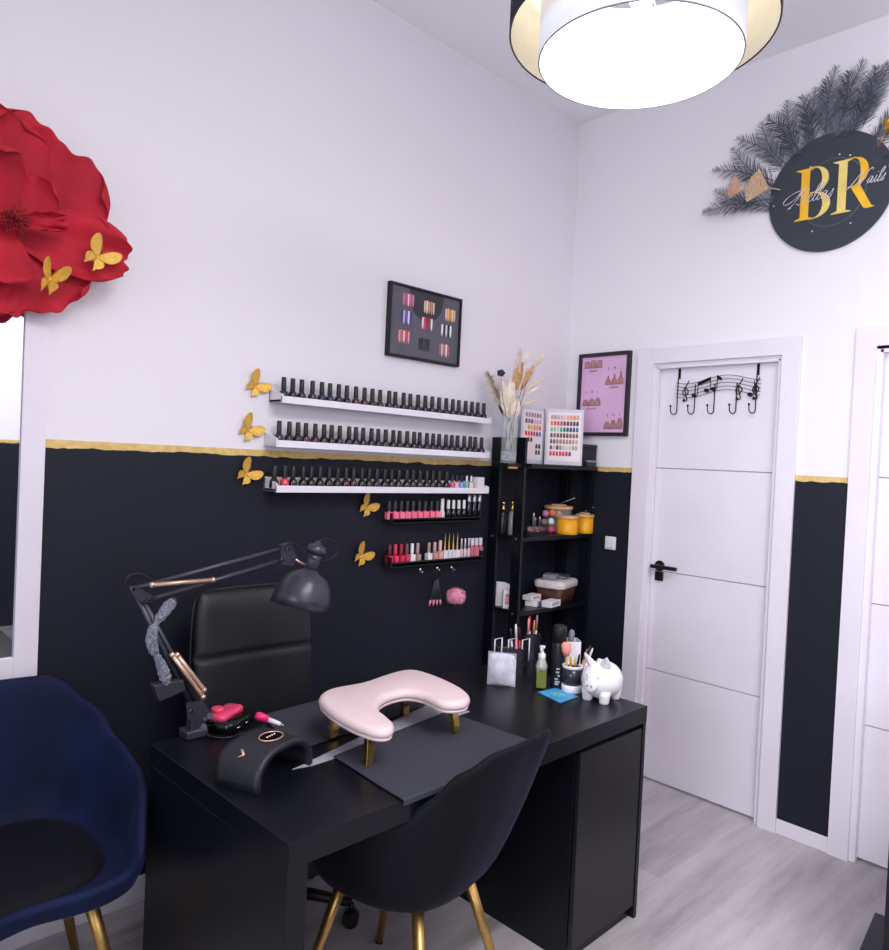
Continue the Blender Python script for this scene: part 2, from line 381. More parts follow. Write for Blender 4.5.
red = mat('red_crepe_paper', (182, 26, 48), .8, var=.14, scale=9, bump=.35, stretch=(1, 1, 1))
red_dk = mat('deep_red_paper', (150, 30, 44), .8, var=.2, scale=40)
FC = onY((8, 222), 2.30)
t = thing('paper_flower', 'giant red ruffled paper flower mounted over the white mirror', 'flower', (FC.x, FC.y, FC.z))
def petal(ang, L, W, lift, yb, seed, cup=.04, r0=.0, name='petal', m=None):
    rnd = random.Random(seed); ph = [rnd.uniform(0, 6.28) for _ in range(6)]
    ca, sa = math.cos(ang), math.sin(ang)
    def fn(u, v):
        s = (u-.5)*2
        prof = math.sin(min(1, v*1.12+.06)*PI*.5)**.8
        end = (1-abs(s)**5)**.5 if abs(s) < 1 else 0
        ln = L*(v*(.76+.24*end)) + r0
        wd = W*prof*(1.0 if v < .75 else 1-.25*((v-.75)/.25)**2)
        edge = max(v**3, abs(s)**4*v)
        a = ln + edge*.006*math.sin(s*9+ph[0]) + edge*.004*math.sin(s*16+ph[4])
        b = s*wd + edge*.005*math.sin(v*17+ph[1])*(1 if s > 0 else -1)
        d = lift*v + cup*(s*s)*v + edge*.010*math.sin(s*8+ph[2]) + .007*v*math.sin(s*5+v*4+ph[3])
        return V((FC.x + a*ca - b*sa, yb - d, FC.z + a*sa + b*ca))
    q = MB(); q.grid(fn, 44, 22); return q.build(name, m or red, t, solid=.0018)
petal(1.10, .305, .20, .02, 2.352, 1)
petal(1.95, .30, .18, .02, 2.350, 2)
petal(2.85, .30, .18, .03, 2.350, 9)
petal(3.95, .27, .18, .03, 2.352, 4)
petal(-1.32, .245, .185, .03, 2.346, 5)
petal(-.12, .318, .10, .055, 2.342, 6, cup=.025)
petal(1.5, .15, .12, .03, 2.332, 3, cup=.02)
petal(2.4, .18, .13, .06, 2.318, 8, cup=.05)
petal(4.1, .17, .13, .06, 2.318, 12, cup=.05)
petal(.12, .13, .026, .06, 2.290, 13, cup=.012)
MB().cyl((FC.x, 2.356, FC.z), (FC.x, 2.374, FC.z), .09, n=32).build('mounting_disc', red_dk, t)
q = MB(); c = V((FC.x+.005, 2.245, FC.z+.0))
for i in range(150):
    a = random.uniform(0, 2*PI); e = random.uniform(.0, 1.35)
    d = V((math.sin(e)*math.cos(a), -math.cos(e), math.sin(e)*math.sin(a)))
    p0 = c + V((0, .03, 0)); p1 = p0 + d*random.uniform(.038, .055)
    q.tube([p0, (p0+p1)/2 + V((random.uniform(-.004,.004), 0, random.uniform(-.004,.004))), p1], [.002, .0022, .001], 4)
q.ell(c+V((0,.03,0)), (.028, .028, .028), 10)
s_ = q.build('fringed_centre', red_dk, t); s_['label'] = 'dark red fringed centre'

# ------------------------------------------------------------------ gold butterflies
def butterfly_part(side):
    # side = +1 right wing pair, -1 left; flat outlines in the (a, b) plane, body along +b
    up = [(0, .1), (.16, .5), (.42, .95), (.74, 1.2), (.95, 1.18), (1.06, .9), (1.02, .5), (.82, .16), (.4, -.04), (0, -.05)]
    lowr = [(0, .0), (.3, -.02), (.55, -.12), (.66, -.34), (.58, -.6), (.42, -.78), (.36, -1.0), (.26, -.78), (.12, -.5), (0, -.15)]
    return [(side*x, y) for x, y in up], [(side*x, y) for x, y in lowr]
def butterfly(px, plane, size, roll, label, group, back='left', fold=.22, yy=None, d0=.0):
    if plane == 'left': p = onY(px, yy or Y0-.005)
    t = thing('gold_butterfly', label, 'butterfly', p - V((0, 0, size*.5)), 0, group)
    E1, E2, NN = V((math.cos(roll), 0, math.sin(roll))), V((-math.sin(roll), 0, math.cos(roll))), V((0, -1, 0))
    for side in (-1, 1):
        q = MB()
        for out in butterfly_part(side):
            P = cat_rom([(x, y, 0) for x, y in out], 3, True)
            pts = [p + E1*(v.x*size*.55*math.cos(fold)) + E2*(v.y*size*.5) + NN*(.003+abs(v.x)*size*.55*math.sin(fold)) for v in P]
            q.poly(pts, NN*.0006)
            ctr = sum(pts, V())/len(pts)
            ring = [ctr + (x-ctr)*.97 for x in pts]
            q.tube([x+NN*.0008 for x in pts]+[pts[0]+NN*.0008], .0008, 4, 1, caps=False)
        q.build('wing', [butter, gold], t)
    q = MB(); q.tube([p+NN*.003-E2*size*.28, p+NN*.005, p+NN*.003+E2*size*.22], [.001, .0032, .0022], 8)
    for sd in (-1, 1): q.tube([p+NN*.003+E2*size*.2, p+NN*.006+E2*size*.42+E1*size*.12*sd], .0006, 4)
    q.build('body', gold, t); return t
butter = mat('gold_foil', (216, 170, 74), .42, .35, var=.12, scale=90)
G = 'gold butterflies on the left wall'
butterfly((255, 386), 'left', .08, -.78, 'gold butterfly on white wall left of the top white bottle ledge', G)
butterfly((248, 430), 'left', .08, -.74, 'gold butterfly on white wall left of the middle white ledge, just above the gold stripe', G)
butterfly((246, 474), 'left', .08, -.78, 'gold butterfly on black wall just below the gold stripe, left of lowest white ledge', G)
butterfly((366, 507), 'left', .08, -.72, 'gold butterfly on black wall left of the upper black shelf with pink bottles', G)
butterfly((361, 556), 'left', .08, -.72, 'gold butterfly on black wall left of the lower black shelf with red bottles', G)
G2 = 'gold butterflies on the red flower'
butterfly((97, 257), 'left', .085, -.65, 'bright gold butterfly on the right petal of the red paper flower', G2, yy=2.262, fold=.35)
butterfly((49, 280), 'left', .085, -.3, 'gold butterfly on the bottom petal of the red paper flower', G2, yy=2.25, fold=.8)

# ------------------------------------------------------------------ framed nail sample display (left wall)
a = onY((391, 281), Y0-.022); b = onY((459.5, 367), Y0-.022)
fx0, fx1, fz0, fz1 = a.x+.0, b.x, 1.93, 2.236
t = thing('framed_nail_display', 'black framed display of colourful sample nails hanging on white wall', 'picture frame', ((fx0+fx1)/2, Y0, fz0))
q = MB(); w = .010
q.bb((fx0, Y0-.022, fz0), (fx0+w, Y0, fz1)); q.bb((fx1-w, Y0-.022, fz0), (fx1, Y0, fz1)); q.bb((fx0+w, Y0-.022, fz0), (fx1-w, Y0, fz0+w)); q.bb((fx0+w, Y0-.022, fz1-w), (fx1-w, Y0, fz1))
q.build('frame', black_matte, t, bevel=.001)
bd = MB().bb((fx0+w, Y0-.014, fz0+w), (fx1-w, Y0-.004, fz1-w)).build('backing_board', mat('slate_board', (92, 90, 102), .5), t)
q = MB(); cxm, rr = (fx0+fx1)/2, .1      # dark half disc printed on the board
pts = [(cxm+rr*math.cos(an), Y0-.0142, fz1-w-.02+rr*math.sin(an)*1.05) for an in [PI+i*PI/24 for i in range(25)]]
q.poly([(cxm+rr, Y0-.0142, fz1-w), (cxm-rr, Y0-.0142, fz1-w)] + pts, (0, -.0004, 0)); q.build('dark_half_disc', mat('charcoal_print', (52, 51, 60), .5), t)
pal = [[(216,120,150),(190,90,130),(240,200,210),(200,110,150)], [(226,190,170),(240,210,190),(210,160,110),(200,150,60)], [(230,190,190),(236,200,150),(226,170,60),(240,210,170)],
       [(60,60,140),(180,170,220),(110,90,180),(230,220,240)], [(240,220,225),(220,60,90),(170,30,70),(150,60,80)], [(240,240,240),(60,60,70),(220,220,230),(40,40,50)],
       [(226,150,160),(210,110,120),(236,200,200),(196,90,110)], [(30,30,34),(22,22,26),(50,50,56),(30,30,34)], [(180,110,120),(226,190,190),(200,120,110),(235,225,225)]]
posn = [(.24,.82),(.54,.78),(.86,.74),(.22,.56),(.52,.53),(.81,.49),(.20,.27),(.49,.21),(.79,.18)]
def nail_tip(q, c, w, h, N, U, W_, m=0):
    # a small convex almond tip: U = along the wall, W_ = up
    def fn(u, v):
        s = (u-.5)*2; k = math.sin(PI*(.5+.5*min(1, v*1.05)))**.5 if v > .6 else 1
        k = 1 if v < .55 else math.sqrt(max(0, 1-((v-.55)/.45)**2))
        return c + U*(s*w/2*k) + W_*((v-.5)*h) + N*(.002*(1-s*s)+.0006)
    q.grid(fn, 4, 8, m)
for k, (u, v) in enumerate(posn):
    ms = [mat('nail_varnish_%d_%d' % (k, i), c, .2, var=0) for i, c in enumerate(pal[k])]
    for i in range(5):
        q = MB()
        c = V((fx0+w+(fx1-fx0-2*w)*u + (i-2)*.013, Y0-.0145, fz0+w+(fz1-fz0-2*w)*(v*1.0)))
        nail_tip(q, c, .0108, .052+.006*(i % 2), V((0,-1,0)), V((1,0,0)), V((0,0,-1)))
        q.build('sample_nail', ms[i % 4], t)
# ------------------------------------------------------------------ round sign with feathers (back wall); u to the right = -y
SC_Y, SC_Z, SR = 1.122, 2.672, .240
def S(u, v, d=0): return V((X0-.012-d, SC_Y-u, SC_Z+v))
t = thing('round_sign', 'round black wall sign with gold letters BR and white script', 'sign', (X0, SC_Y, SC_Z-SR))
q = MB(); q.poly([(X0-.012, SC_Y+SR*math.cos(2*PI*i/96), SC_Z+SR*math.sin(2*PI*i/96)) for i in range(96)], (.010, 0, 0))
disc = q.build('disc', mat('slate_black_acrylic', (52, 58, 68), .4, var=.03), t)
goldA = mat('gold_letter_deep', (250, 190, 48), .45, .15, var=.06, scale=20); goldB = mat('gold_letter_pale', (246, 216, 124), .45, .15, var=.1, scale=20)
def strip(q, A, B, d, m=0):
    # flat ribbon between two polylines on the sign face, with a little thickness
    n = len(A); vs = [S(*p, d) for p in A] + [S(*p, d) for p in B] + [S(*p, .0004) for p in A] + [S(*p, .0004) for p in B]
    fs = []
    for i in range(n-1):
        fs += [(i, i+1, n+i+1, n+i), (i, 2*n+i, 2*n+i+1, i+1), (n+i, n+i+1, 3*n+i+1, 3*n+i)]
    fs += [(0, n, 3*n, 2*n), (n-1, 3*n-1, 4*n-1, 2*n-1)]
    q.add(vs, fs, m)
def arc(cx, cy, rx, ry, a0, a1, n=20): return [(cx+rx*math.cos(a0+(a1-a0)*i/n), cy+ry*math.sin(a0+(a1-a0)*i/n)) for i in range(n+1)]
LH = .212
def stem(q, u, v, w, m, d):
    strip(q, [(u, v), (u, v+LH)], [(u+w, v), (u+w, v+LH)], d, m)
    for vv, sg in ((v, 1), (v+LH, -1)):
        strip(q, [(u-.022, vv), (u, vv)], [(u-.022, vv+.003*sg), (u, vv+.012*sg)], d, m)
        strip(q, [(u+w, vv), (u+w+.02, vv)], [(u+w, vv+.010*sg), (u+w+.02, vv+.003*sg)], d, m)
d = .003
uB, vB = -.108, -.098
q = MB(); stem(q, uB, vB, .033, 0, d)
for cy, ry, rx, th in ((vB+.160, .052, .052, .026), (vB+.054, .054, .062, .030)):
    strip(q, arc(uB+.055, cy, rx, ry, PI/2, -PI/2), arc(uB+.055, cy, rx-th, ry-.004, PI/2, -PI/2), d, 1)
    for vv in (cy+ry, cy-ry): strip(q, [(uB+.036, vv-.002), (uB+.056, vv-.002)], [(uB+.036, vv+.002), (uB+.056, vv+.002)], d, 1)
q.build('letter', [goldA, goldB], t)['label'] = 'gold serif letter B'
uR, vR = .036, -.098
q = MB(); stem(q, uR, vR, .032, 1, d)
cy, ry, rx, th = vR+.155, .057, .050, .029
strip(q, arc(uR+.06, cy, rx, ry, PI/2, -PI/2), arc(uR+.06, cy, rx-th, ry-.004, PI/2, -PI/2), d, 0)
for vv in (cy+ry, cy-ry): strip(q, [(uR+.036, vv-.002), (uR+.061, vv-.002)], [(uR+.036, vv+.002), (uR+.061, vv+.002)], d, 0)
strip(q, [(uR+.046, vR+.098), (uR+.098, vR+.004), (uR+.110, vR)], [(uR+.082, vR+.098), (uR+.126, vR+.010), (uR+.140, vR+.003)], d, 0)
q.build('letter', [goldA, goldB], t)['label'] = 'gold serif letter R'
silver = mat('silver_script', (226, 222, 230), .4, .2, var=0)
# fine ring behind the letters with sparkle dots
q = MB(); rg = [S(.012+.128*math.cos(x), -.005+.136*math.sin(x), .001) for x in [2*PI*i/80 for i in range(81)]]
q.tube(rg, .0011, 5, caps=False); q.build('thin_ring', mat('dull_silver_ring', (130, 126, 140), .5, .3, var=0), t)
q = MB()
for u, v in ((.075, .128), (.035, .142), (-.075, .118), (-.22, -.012), (-.15, -.035), (-.055, -.15), (.09, -.145)):
    q.lathe([(.0035, 0), (.0035, .001)], S(u, v, .0006), 10, 0, rot_to(V((-1, 0, 0))))
q.build('sparkle_dot', white_paper, t)
# script writing across the letters
def script(word, u, v, sz, slant, q, hook=True):
    G_ = {'e': [(0,.1),(.25,.42),(.42,.72),(.3,.95),(.12,.7),(.12,.25),(.35,0),(.6,.2)],
          'l': [(0,.1),(.3,.8),(.5,1.7),(.38,2.0),(.2,1.5),(.16,.3),(.3,0),(.5,.2)],
          'a': [(.55,.85),(.3,.95),(.08,.5),(.2,.05),(.42,.3),(.58,.9),(.55,.2),(.68,0),(.85,.2)],
          's': [(0,.1),(.25,.6),(.38,1.0),(.42,.5),(.36,.08),(.15,.02),(.1,.12)],
          'i': [(0,.1),(.2,.6),(.25,.95),(.22,.3),(.35,0),(.55,.2)],
          'B': [(-.75,-.45),(-.3,0),(.05,.75),(.3,1.45),(-.3,1.5),(-1.2,1.1),(-1.6,.5),(-1.3,.15),(-.6,.4),(.1,1.2),(.55,1.75),(1.0,1.65),(.95,1.15),(.4,.8),(.9,.7),(.95,.15),(.5,-.15),(.1,.05)],
          'N': [(-1.4,-.1),(-1.0,-.35),(-.5,.2),(.2,1.7),(.45,2.1),(.5,1.3),(.6,.2),(.65,-.1),(.9,.8),(1.3,2.0),(1.7,2.2),(1.75,1.9)]}
    adv = {'e': .56, 'l': .48, 'a': .82, 's': .5, 'i': .5, 'B': 1.3, 'N': 1.6}
    for ch in word:
        P = [(u + sz*(x + slant*y), v + sz*y) for x, y in G_[ch]]
        P = cat_rom([S(x, y, .0055) for x, y in P], 5)
        rr = [.0007 + .0011*abs(math.sin(i*.35+1)) for i in range(len(P))]
        q.tube(P, rr, 5)
        if ch == 'i': q.ell(S(u+sz*(.3+slant*1.4), v+sz*1.4, .0055), (.0016,)*3, 6)
        u += adv[ch]*sz
    return u
q = MB(); script('Bellas', -.128, -.026, .034, .34, q); q.build('script_lettering', silver, t)
q = MB(); script('Nails', .098, -.002, .0265, .36, q); q.build('script_lettering', silver, t)
# feathers: vaned quills fanned around the top and left of the disc
fe = [mat('feather_grey', (112, 116, 130), .9, var=.25, scale=30), mat('feather_charcoal', (74, 78, 92), .9, var=.25, scale=30)]
def feather(tx, ty, root_ang, curve, seed, wid=.05):
    # tx, ty : tip in sign coordinates
    rnd = random.Random(seed); n = 30
    r0 = V((math.cos(root_ang)*(SR-.03), math.sin(root_ang)*(SR-.03))); tp = V((tx, ty)); L_ = (tp-r0).length
    sd = V((-(tp-r0).y, (tp-r0).x)).normalized()
    cl = []
    for i in range(n+1):
        s = i/n; p = r0.lerp(tp, s) + sd*curve*math.sin(s*PI)*L_
        cl.append((p, -.006 + .05*s**1.5 + .012*math.sin(seed+s*2)))
    q = MB(); q.tube([S(p.x, p.y, d) for p, d in cl], [.0022*(1-.8*i/n)+.0003 for i in range(n+1)], 5)
    qa = MB()
    for i in range(2, n*3):
        s = i/(n*3); k = min(n-1, int(s*n)); f = s*n-k
        p = cl[k][0].lerp(cl[k+1][0], f); dd = cl[k][1]*(1-f)+cl[k+1][1]*f
        tg = (cl[k+1][0]-cl[k][0]).normalized(); nr = V((-tg.y, tg.x))
        for sg in (-1, 1):
            if rnd.random() < .06: continue
            ln = wid*(math.sin(PI*min(1, s*.82+.16))**.6)*rnd.uniform(.7, 1.15)*(1.1 if s < .85 else .9)
            e = p + (tg*rnd.uniform(.55, .95) + nr*sg*rnd.uniform(.45, 1.0)).normalized()*ln
            mid = p.lerp(e, .5) + tg*ln*.1 + nr*sg*ln*.05; w = rnd.uniform(.0006, .0017)
            dz = dd + rnd.uniform(-.004, .010)
            A, B, Cc = S(p.x, p.y, dd), S(mid.x, mid.y, (dd+dz)/2), S(e.x, e.y, dz)
            wv = S(p.x+tg.x*w, p.y+tg.y*w, dd) - A
            qa.add([A-wv, A+wv, B+wv, B-wv, Cc], [(0,1,2,3), (3,2,4)], 0)
    o = qa.build('feather', fe[seed % 2], t); q.build('quill', fe[1], o)
tips = [((703,214),3.25,-.1),((714,190),3.02,.12),((712,170),2.9,-.1),((732,148),2.72,.1),((738,140),2.60,-.12),((763,124),2.42,.1),((768,118),2.3,-.1),((788,100),2.14,.1),((800,96),2.02,-.06),
        ((816,88),1.9,.08),((826,80),1.8,-.06),((838,68),1.68,.06),((850,72),1.58,-.08),((864,60),1.46,.05),((876,66),1.36,-.06),((888,62),1.24,.06)]
for i, (p, ra, cv) in enumerate(tips):
    w_ = onX(p, X0-.05); feather(SC_Y-w_.y, w_.z-SC_Z, ra, cv, i+1, .066 if i < 4 else .074)
for i in range(5):
    an = 1.1-i*.22; feather(math.cos(an)*.5, math.sin(an)*.5, an, .05*(-1)**i, 30+i, .06)
# ginkgo-leaf ornament
def ginkgo(c, ang, R_, m, nm):
    q = MB(); pts = []
    for i in range(25):
        a_ = ang-.78+1.56*i/24; k = R_*(1+.04*math.sin(i*2.1)) * (.93 if i == 12 else 1)
        pts.append((c[0]+k*math.cos(a_), c[1]+k*math.sin(a_)))
    apex = (c[0], c[1])
    for i in range(24):
        q.add([S(*apex, .02), S(*pts[i], .022+.002*(i % 2)), S(*pts[i+1], .022+.002*((i+1) % 2))], [(0,1,2)])
        if i % 2 == 0: q.tube([S(*apex, .021), S(*pts[i], .026)], .0009, 4)
    q.tube([S(*p, .024) for p in pts], .0013, 4)
    q.tube([S(*apex, .021), S(apex[0]-.05*math.cos(ang), apex[1]-.05*math.sin(ang), .015)], .0022, 6)
    return q.build(nm, m, t)
p = onX((769, 188), X0-.03); ginkgo((SC_Y-p.y, p.z-SC_Z), PI-.35, .100, mat('beige_gold_leaf', (236, 196, 164), .4, .25, var=.2, scale=120), 'ginkgo_leaf_ornament')
p = onX((744, 188), X0-.03); ginkgo((SC_Y-p.y, p.z-SC_Z), PI-.25, .075, mat('peach_leaf', (226, 184, 162), .6, var=.1), 'ginkgo_leaf_ornament')
p = onX((886, 134), X0-.03); ginkgo((SC_Y-p.y, p.z-SC_Z), 1.0, .055, gold, 'ginkgo_leaf_ornament')

# ------------------------------------------------------------------ poster of nail shapes on the back wall
a = onX((579, 355), X0); b = onX((633, 351), X0); c = onX((627, 436), X0)
py0, py1, pz0, pz1 = 2.312, 2.004, 1.668, 2.092
t = thing('framed_nail_poster', 'dark framed pink poster of nail shapes in sizes, beside the white door', 'poster', (X0, (py0+py1)/2, pz0))
w = .018; q = MB(); dk = mat('dark_wood_frame', (42, 32, 40), .5, var=.1)
q.bb((X0-.022, py1, pz0), (X0, py1+w, pz1)); q.bb((X0-.022, py0-w, pz0), (X0, py0, pz1)); q.bb((X0-.022, py1+w, pz0), (X0, py0-w, pz0+w)); q.bb((X0-.022, py1+w, pz1-w), (X0, py0-w, pz1))
q.build('frame', dk, t, bevel=.001)
sh = MB().bb((X0-.012, py1+w, pz0+w), (X0-.006, py0-w, pz1-w)).build('pink_sheet', mat('lilac_pink_print', (222, 180, 218), .5, var=.05, scale=4), t)
ink = mat('maroon_ink', (92, 52, 66), .6, var=0); nudeink = mat('nude_ink', (176, 126, 122), .6, var=.1)
IW, IH = py0-py1-2*w, pz1-pz0-2*w
def PP(u, v, d=0): return V((X0-.0122-d, py0-w-u*IW, pz1-w-v*IH))
TX = Matrix(((0, 0, -1), (-1, 0, 0), (0, 1, 0))).to_4x4()
def ptext(s, u, v, size):
    p = PP(u, v, .0004); M = TX.copy(); M.translation = p; text_mesh(s, size, M, 'poster_lettering', ink, t, .0002)
def nailshape(q, u, v, h, w_, kind, m):
    x = [(-.5, 0), (.5, 0)]
    if kind == 'square': top = [(.44, .8), (.36, 1), (-.36, 1), (-.44, .8)]
    elif kind == 'stiletto': top = [(.42, .4), (.14, .62), (.06, 1), (-.06, 1), (-.14, .62), (-.42, .4)]
    elif kind == 'almond': top = [(.5, .4), (.38, .72), (.15, .98), (-.15, .98), (-.38, .72), (-.5, .4)]
    else: top = [(.45, .5), (.2, 1), (-.2, 1), (-.45, .5)]
    q.poly([PP(u+a*w_/IW, v-b*h/IH, .0001) for a, b in x+top], (-.0004, 0, 0), m)
    q.tube([PP(u+a*w_/IW, v-b*h/IH, .0006) for a, b in x+top+x[:1]], .0011, 4, 1, caps=False)
for kind, u0, v0, hs, size, txt in (('square', .12, .145, (.032,.036,.036), .034, 'square'), ('stiletto', .60, .375, (.042,.05,.062), .034, 'stiletto'), ('almond', .12, .645, (.03,.034,.038), .036, 'almond'), ('coffin', .62, .955, (.034,.042,.05), .036, 'coffin')):
    for k in range(3):
        q = MB(); nailshape(q, u0+k*.135, v0, hs[k]*1.05, .034, kind, 0); q.build('nail_drawing', [nudeink, ink], t)
        if kind != 'square': ptext('SML'[k], u0+k*.135, v0-.165-.03*(kind == 'stiletto'), .018)
    if kind != 'coffin': ptext(txt, u0+.135, v0+.05, .019)

# ------------------------------------------------------------------ music-note hook rack over the door
a = onX((680, 372), DX); b = onX((759, 362), DX)
yl, yr = a.y, b.y; zt = D1T-.014
t = thing('over_door_hook_rack', 'black wire hook rack shaped like music notes hanging over the white door', 'hook rack', (DX, (yl+yr)/2, 1.80))
HX = DX-.012
zu = onX((712, 380), HX).z; zl = onX((712, 402), HX).z
def HP(u, z, d=0): return V((HX-d, yl+(yr-yl)*u, z))
q = MB()
for u in (0, 1):
    q = MB(); q.bb((DX-.004, HP(u,0).y-.006, zt-.060), (DX-.001, HP(u,0).y+.006, zt+.003)); q.bb((DX-.004, HP(u,0).y-.006, zt+.001), (DX+.036, HP(u,0).y+.006, zt+.004)); q.build('over_door_bracket', black_metal, t)
q = MB(); zm = 1.955
zb_ = zt-.070
for k in range(5):
    q.tube([HP(u, zb_-k*.0165+.016*math.sin(u*2*PI*1.0-PI*.75), 0) for u in [-.03+1.08*i/40 for i in range(41)]], .0014, 6)
q.build('stave', black_metal, t)
for k in range(5):
    u = [0, .235, .49, .765, 1.0][k]; q = MB(); zz = zb_-.158
    q.tube([HP(u, zt-.06 if k in (0, 4) else zb_-.02), HP(u, zz+.022)] + [HP(u-.017*(1-math.cos(x)), zz+.016-.018*math.sin(x), .018*(1-math.cos(x))) for x in [PI*i/10 for i in range(11)]] + [HP(u-.036, zz+.032, .037)], .0026, 8)
    q.ell(HP(u-.036, zz+.036, .037), (.0055,)*3, 8)
    q.build('hook', black_metal, t)
def note(u, z): 
    q = MB(); q.ell(HP(u, z), (.004, .014, .009), 10, 0, Matrix.Rotation(.35, 3, 'X')); q.tube([HP(u+.045, z), HP(u+.045, z+.062)], .002, 6); return q
for u, z, fl in ((.225, -.072, 1), (.385, -.050, 0), (.47, -.045, 2), (.93, -.076, 0)):
    q = note(u, zb_+z)
    if fl == 1: q.add([HP(u+.045, zb_+z+.062), HP(u+.045, zb_+z+.046), HP(.43, zb_-.004), HP(.43, zb_+.012)], [(0,1,2,3)]); 
    if fl == 2: q.add([HP(u+.045, zb_+z+.064), HP(u+.045, zb_+z+.047), HP(u+.11, zb_-.008), HP(u+.10, zb_+.006)], [(0,1,2,3)])
    q.build('music_note', black_metal, t)
for u in (.115, .80, 1.0):
    q = MB(); z = zb_-.046
    q.tube(cat_rom([HP(u+.035, z+.045), HP(u, z+.022), HP(u-.045, z-.008), HP(u-.015, z-.026), HP(u+.03, z-.008), HP(u, z+.009), HP(u-.015, z-.004), HP(u+.015, z-.045), HP(u-.022, z-.05)], 5), .0024, 6); q.ell(HP(u-.026, z-.047), (.004,.007,.007), 8)
    q.build('clef', black_metal, t)
# ------------------------------------------------------------------ white ledges and nail-polish bottles
LD = .088
ledges = []
for z, lx, rpx, txt in ((1.686, 1.415, (492, 418), 'topmost of the three white wall ledges, on the white wall'), (1.527, 1.40, (490, 456), 'middle white wall ledge, just above the gold stripe'), (1.364, 1.408, (489, 488), 'lowest of the three white wall ledges, on the black wall')):
    x1 = onY(rpx, Y0-LD).x
    t = thing('wall_ledge', txt + ', holding dark bottles', 'shelf', ((lx+x1)/2, Y0, z), 0, 'white polish ledges')
    q = MB(); q.bb((lx, Y0-LD+.008, z), (x1, Y0, z+.010)); q.build('base_board', ledge_white, t, bevel=.001)
    q = MB(); q.bb((lx, Y0-LD, z-.003), (x1, Y0-LD+.008, z+.022)); q.build('front_lip', ledge_white, t, bevel=.001)
    q = MB(); q.bb((lx, Y0-.008, z), (x1, Y0, z+.05)); q.build('back_board', ledge_white, t, bevel=.001)
    for xe in (lx, x1-.006):
        q = MB(); q.poly([(xe, Y0-LD, z), (xe, Y0, z), (xe, Y0, z+.05), (xe, Y0-LD, z+.028)], (.006, 0, 0)); q.build('end_cap', ledge_white, t)
    ledges.append((z+.010, lx, x1))
capm = mat('black_cap', (26, 25, 28), .38, var=0)
def varnish(n, c): return mat('varnish_' + n, c, .12, var=0, coat=.6)
DARKS = [varnish('black', (18, 16, 22)), varnish('plum', (42, 18, 40)), varnish('navy', (20, 20, 52)), varnish('wine', (58, 16, 30)), varnish('cocoa', (44, 28, 26))]
def bottle_proto(name, body_m, cap_m, H=.083, r=.0172, capr=.0092, spike=False, square=False, caplen=.046):
    t = bpy.data.objects.new(name, None); col.objects.link(t)
    hb = H-caplen
    q = MB()
    if square:
        q.bb((-r, -r, 0), (r, r, hb*.86)); q.cyl((0,0,hb*.86), (0,0,hb), capr*.8, n=12); q.build('glass_body', body_m, t, local=True, bevel=.002)
    else:
        q.lathe([(r*.9, 0), (r, .003), (r, hb*.62), (r*.86, hb*.80), (capr*1.02, hb*.97), (capr*.9, hb)], n=14); q.build('glass_body', body_m, t, local=True)
    q = MB()
    if spike: q.lathe([(capr, 0), (capr*.85, .004), (capr*.3, caplen*.6), (.0008, caplen)], (0,0,hb), 10)
    else: q.lathe([(capr, 0), (capr*1.04, .003), (capr*.94, caplen-.002), (capr*.84, caplen)], (0,0,hb), 12)
    q.build('cap', cap_m, t, local=True); return t
used = set()
def put(proto, x, y, z, label, cat, group, rz=0.0):
    o = proto if proto.name not in used else copy_tree(proto); used.add(proto.name)
    o.location = (x, y, z); o.rotation_euler = (0, 0, rz); tag(o, label, cat, group); return o
protos = [bottle_proto('nail_polish_bottle', m, capm) for m in DARKS]
pinkdot = bottle_proto('nail_polish_bottle', varnish('coral', (216, 60, 80)), capm)
YB = Y0-.047
order = [0,0,0,2,2,2,0,0,3,3,0,4,1,0,0,1,0,0,4,0,1,0,0,0,1,0,0,0,0]
for row, (n, p0, p1, lab) in enumerate(((27, (283, 383), (484, 410), 'black-capped dark nail polish bottle lined up on the top white ledge'),
                                       (29, (280, 428), (481, 447), 'black-capped dark nail polish bottle lined up on the middle white ledge'))):
    xa, xb = onY(p0, YB).x, onY(p1, YB).x
    for i in range(n):
        put(protos[order[(i+row*5) % 29] if not (row and i > 20) else (2 if i in (22, 23) else 0)], xa+(xb-xa)*i/(n-1)+random.uniform(-.0025, .0025), YB+random.uniform(-.004, .004), ledges[row][0], lab, 'nail polish', 'dark polish on the %s white ledge' % ('top', 'middle')[row], random.uniform(0, 6))
xa, xb = onY((275, 472), YB).x, onY((446, 480), YB).x
for i in range(23):
    x = xa+(xb-xa)*i/22+random.uniform(-.002, .002)
    if i == 1: put(pinkdot, x, YB, ledges[2][0], 'coral red polish bottle with black cap, second from left on the lowest white ledge', 'nail polish', None)
    else: put(protos[order[i] if i > 5 else 0], x, YB+random.uniform(-.004, .004), ledges[2][0], 'black-capped dark nail polish bottle lined up on the lowest white ledge', 'nail polish', 'dark polish on the lowest white ledge', random.uniform(0, 6))
whitecap = mat('white_cap', (228, 226, 230), .3, var=0); silvercap = mat('silver_cap', (190, 188, 196), .25, .7, var=0)
for px, c, nm, lab in ((452, (220, 90, 120), 'rose', 'small rose polish bottle right of the dark row on lowest white ledge'), (456.5, (240, 170, 200), 'baby_pink', 'small pale pink polish bottle near right end of lowest white ledge'),
                   (461.5, (130, 160, 230), 'sky', 'small sky blue polish bottle near right end of lowest white ledge'), (466.5, (90, 190, 190), 'teal', 'small teal polish bottle near right end of lowest white ledge'), (471, (230, 214, 190), 'ivory', 'small ivory polish bottle beside the white carton on lowest white ledge')):
    put(bottle_proto('nail_polish_bottle', varnish(nm, c), capm if px < 465 else silvercap, H=.066, caplen=.03, r=.0105, capr=.007), onY((px, 484), YB).x, YB, ledges[2][0], lab, 'nail polish', None)
x = onY((478, 484), YB).x
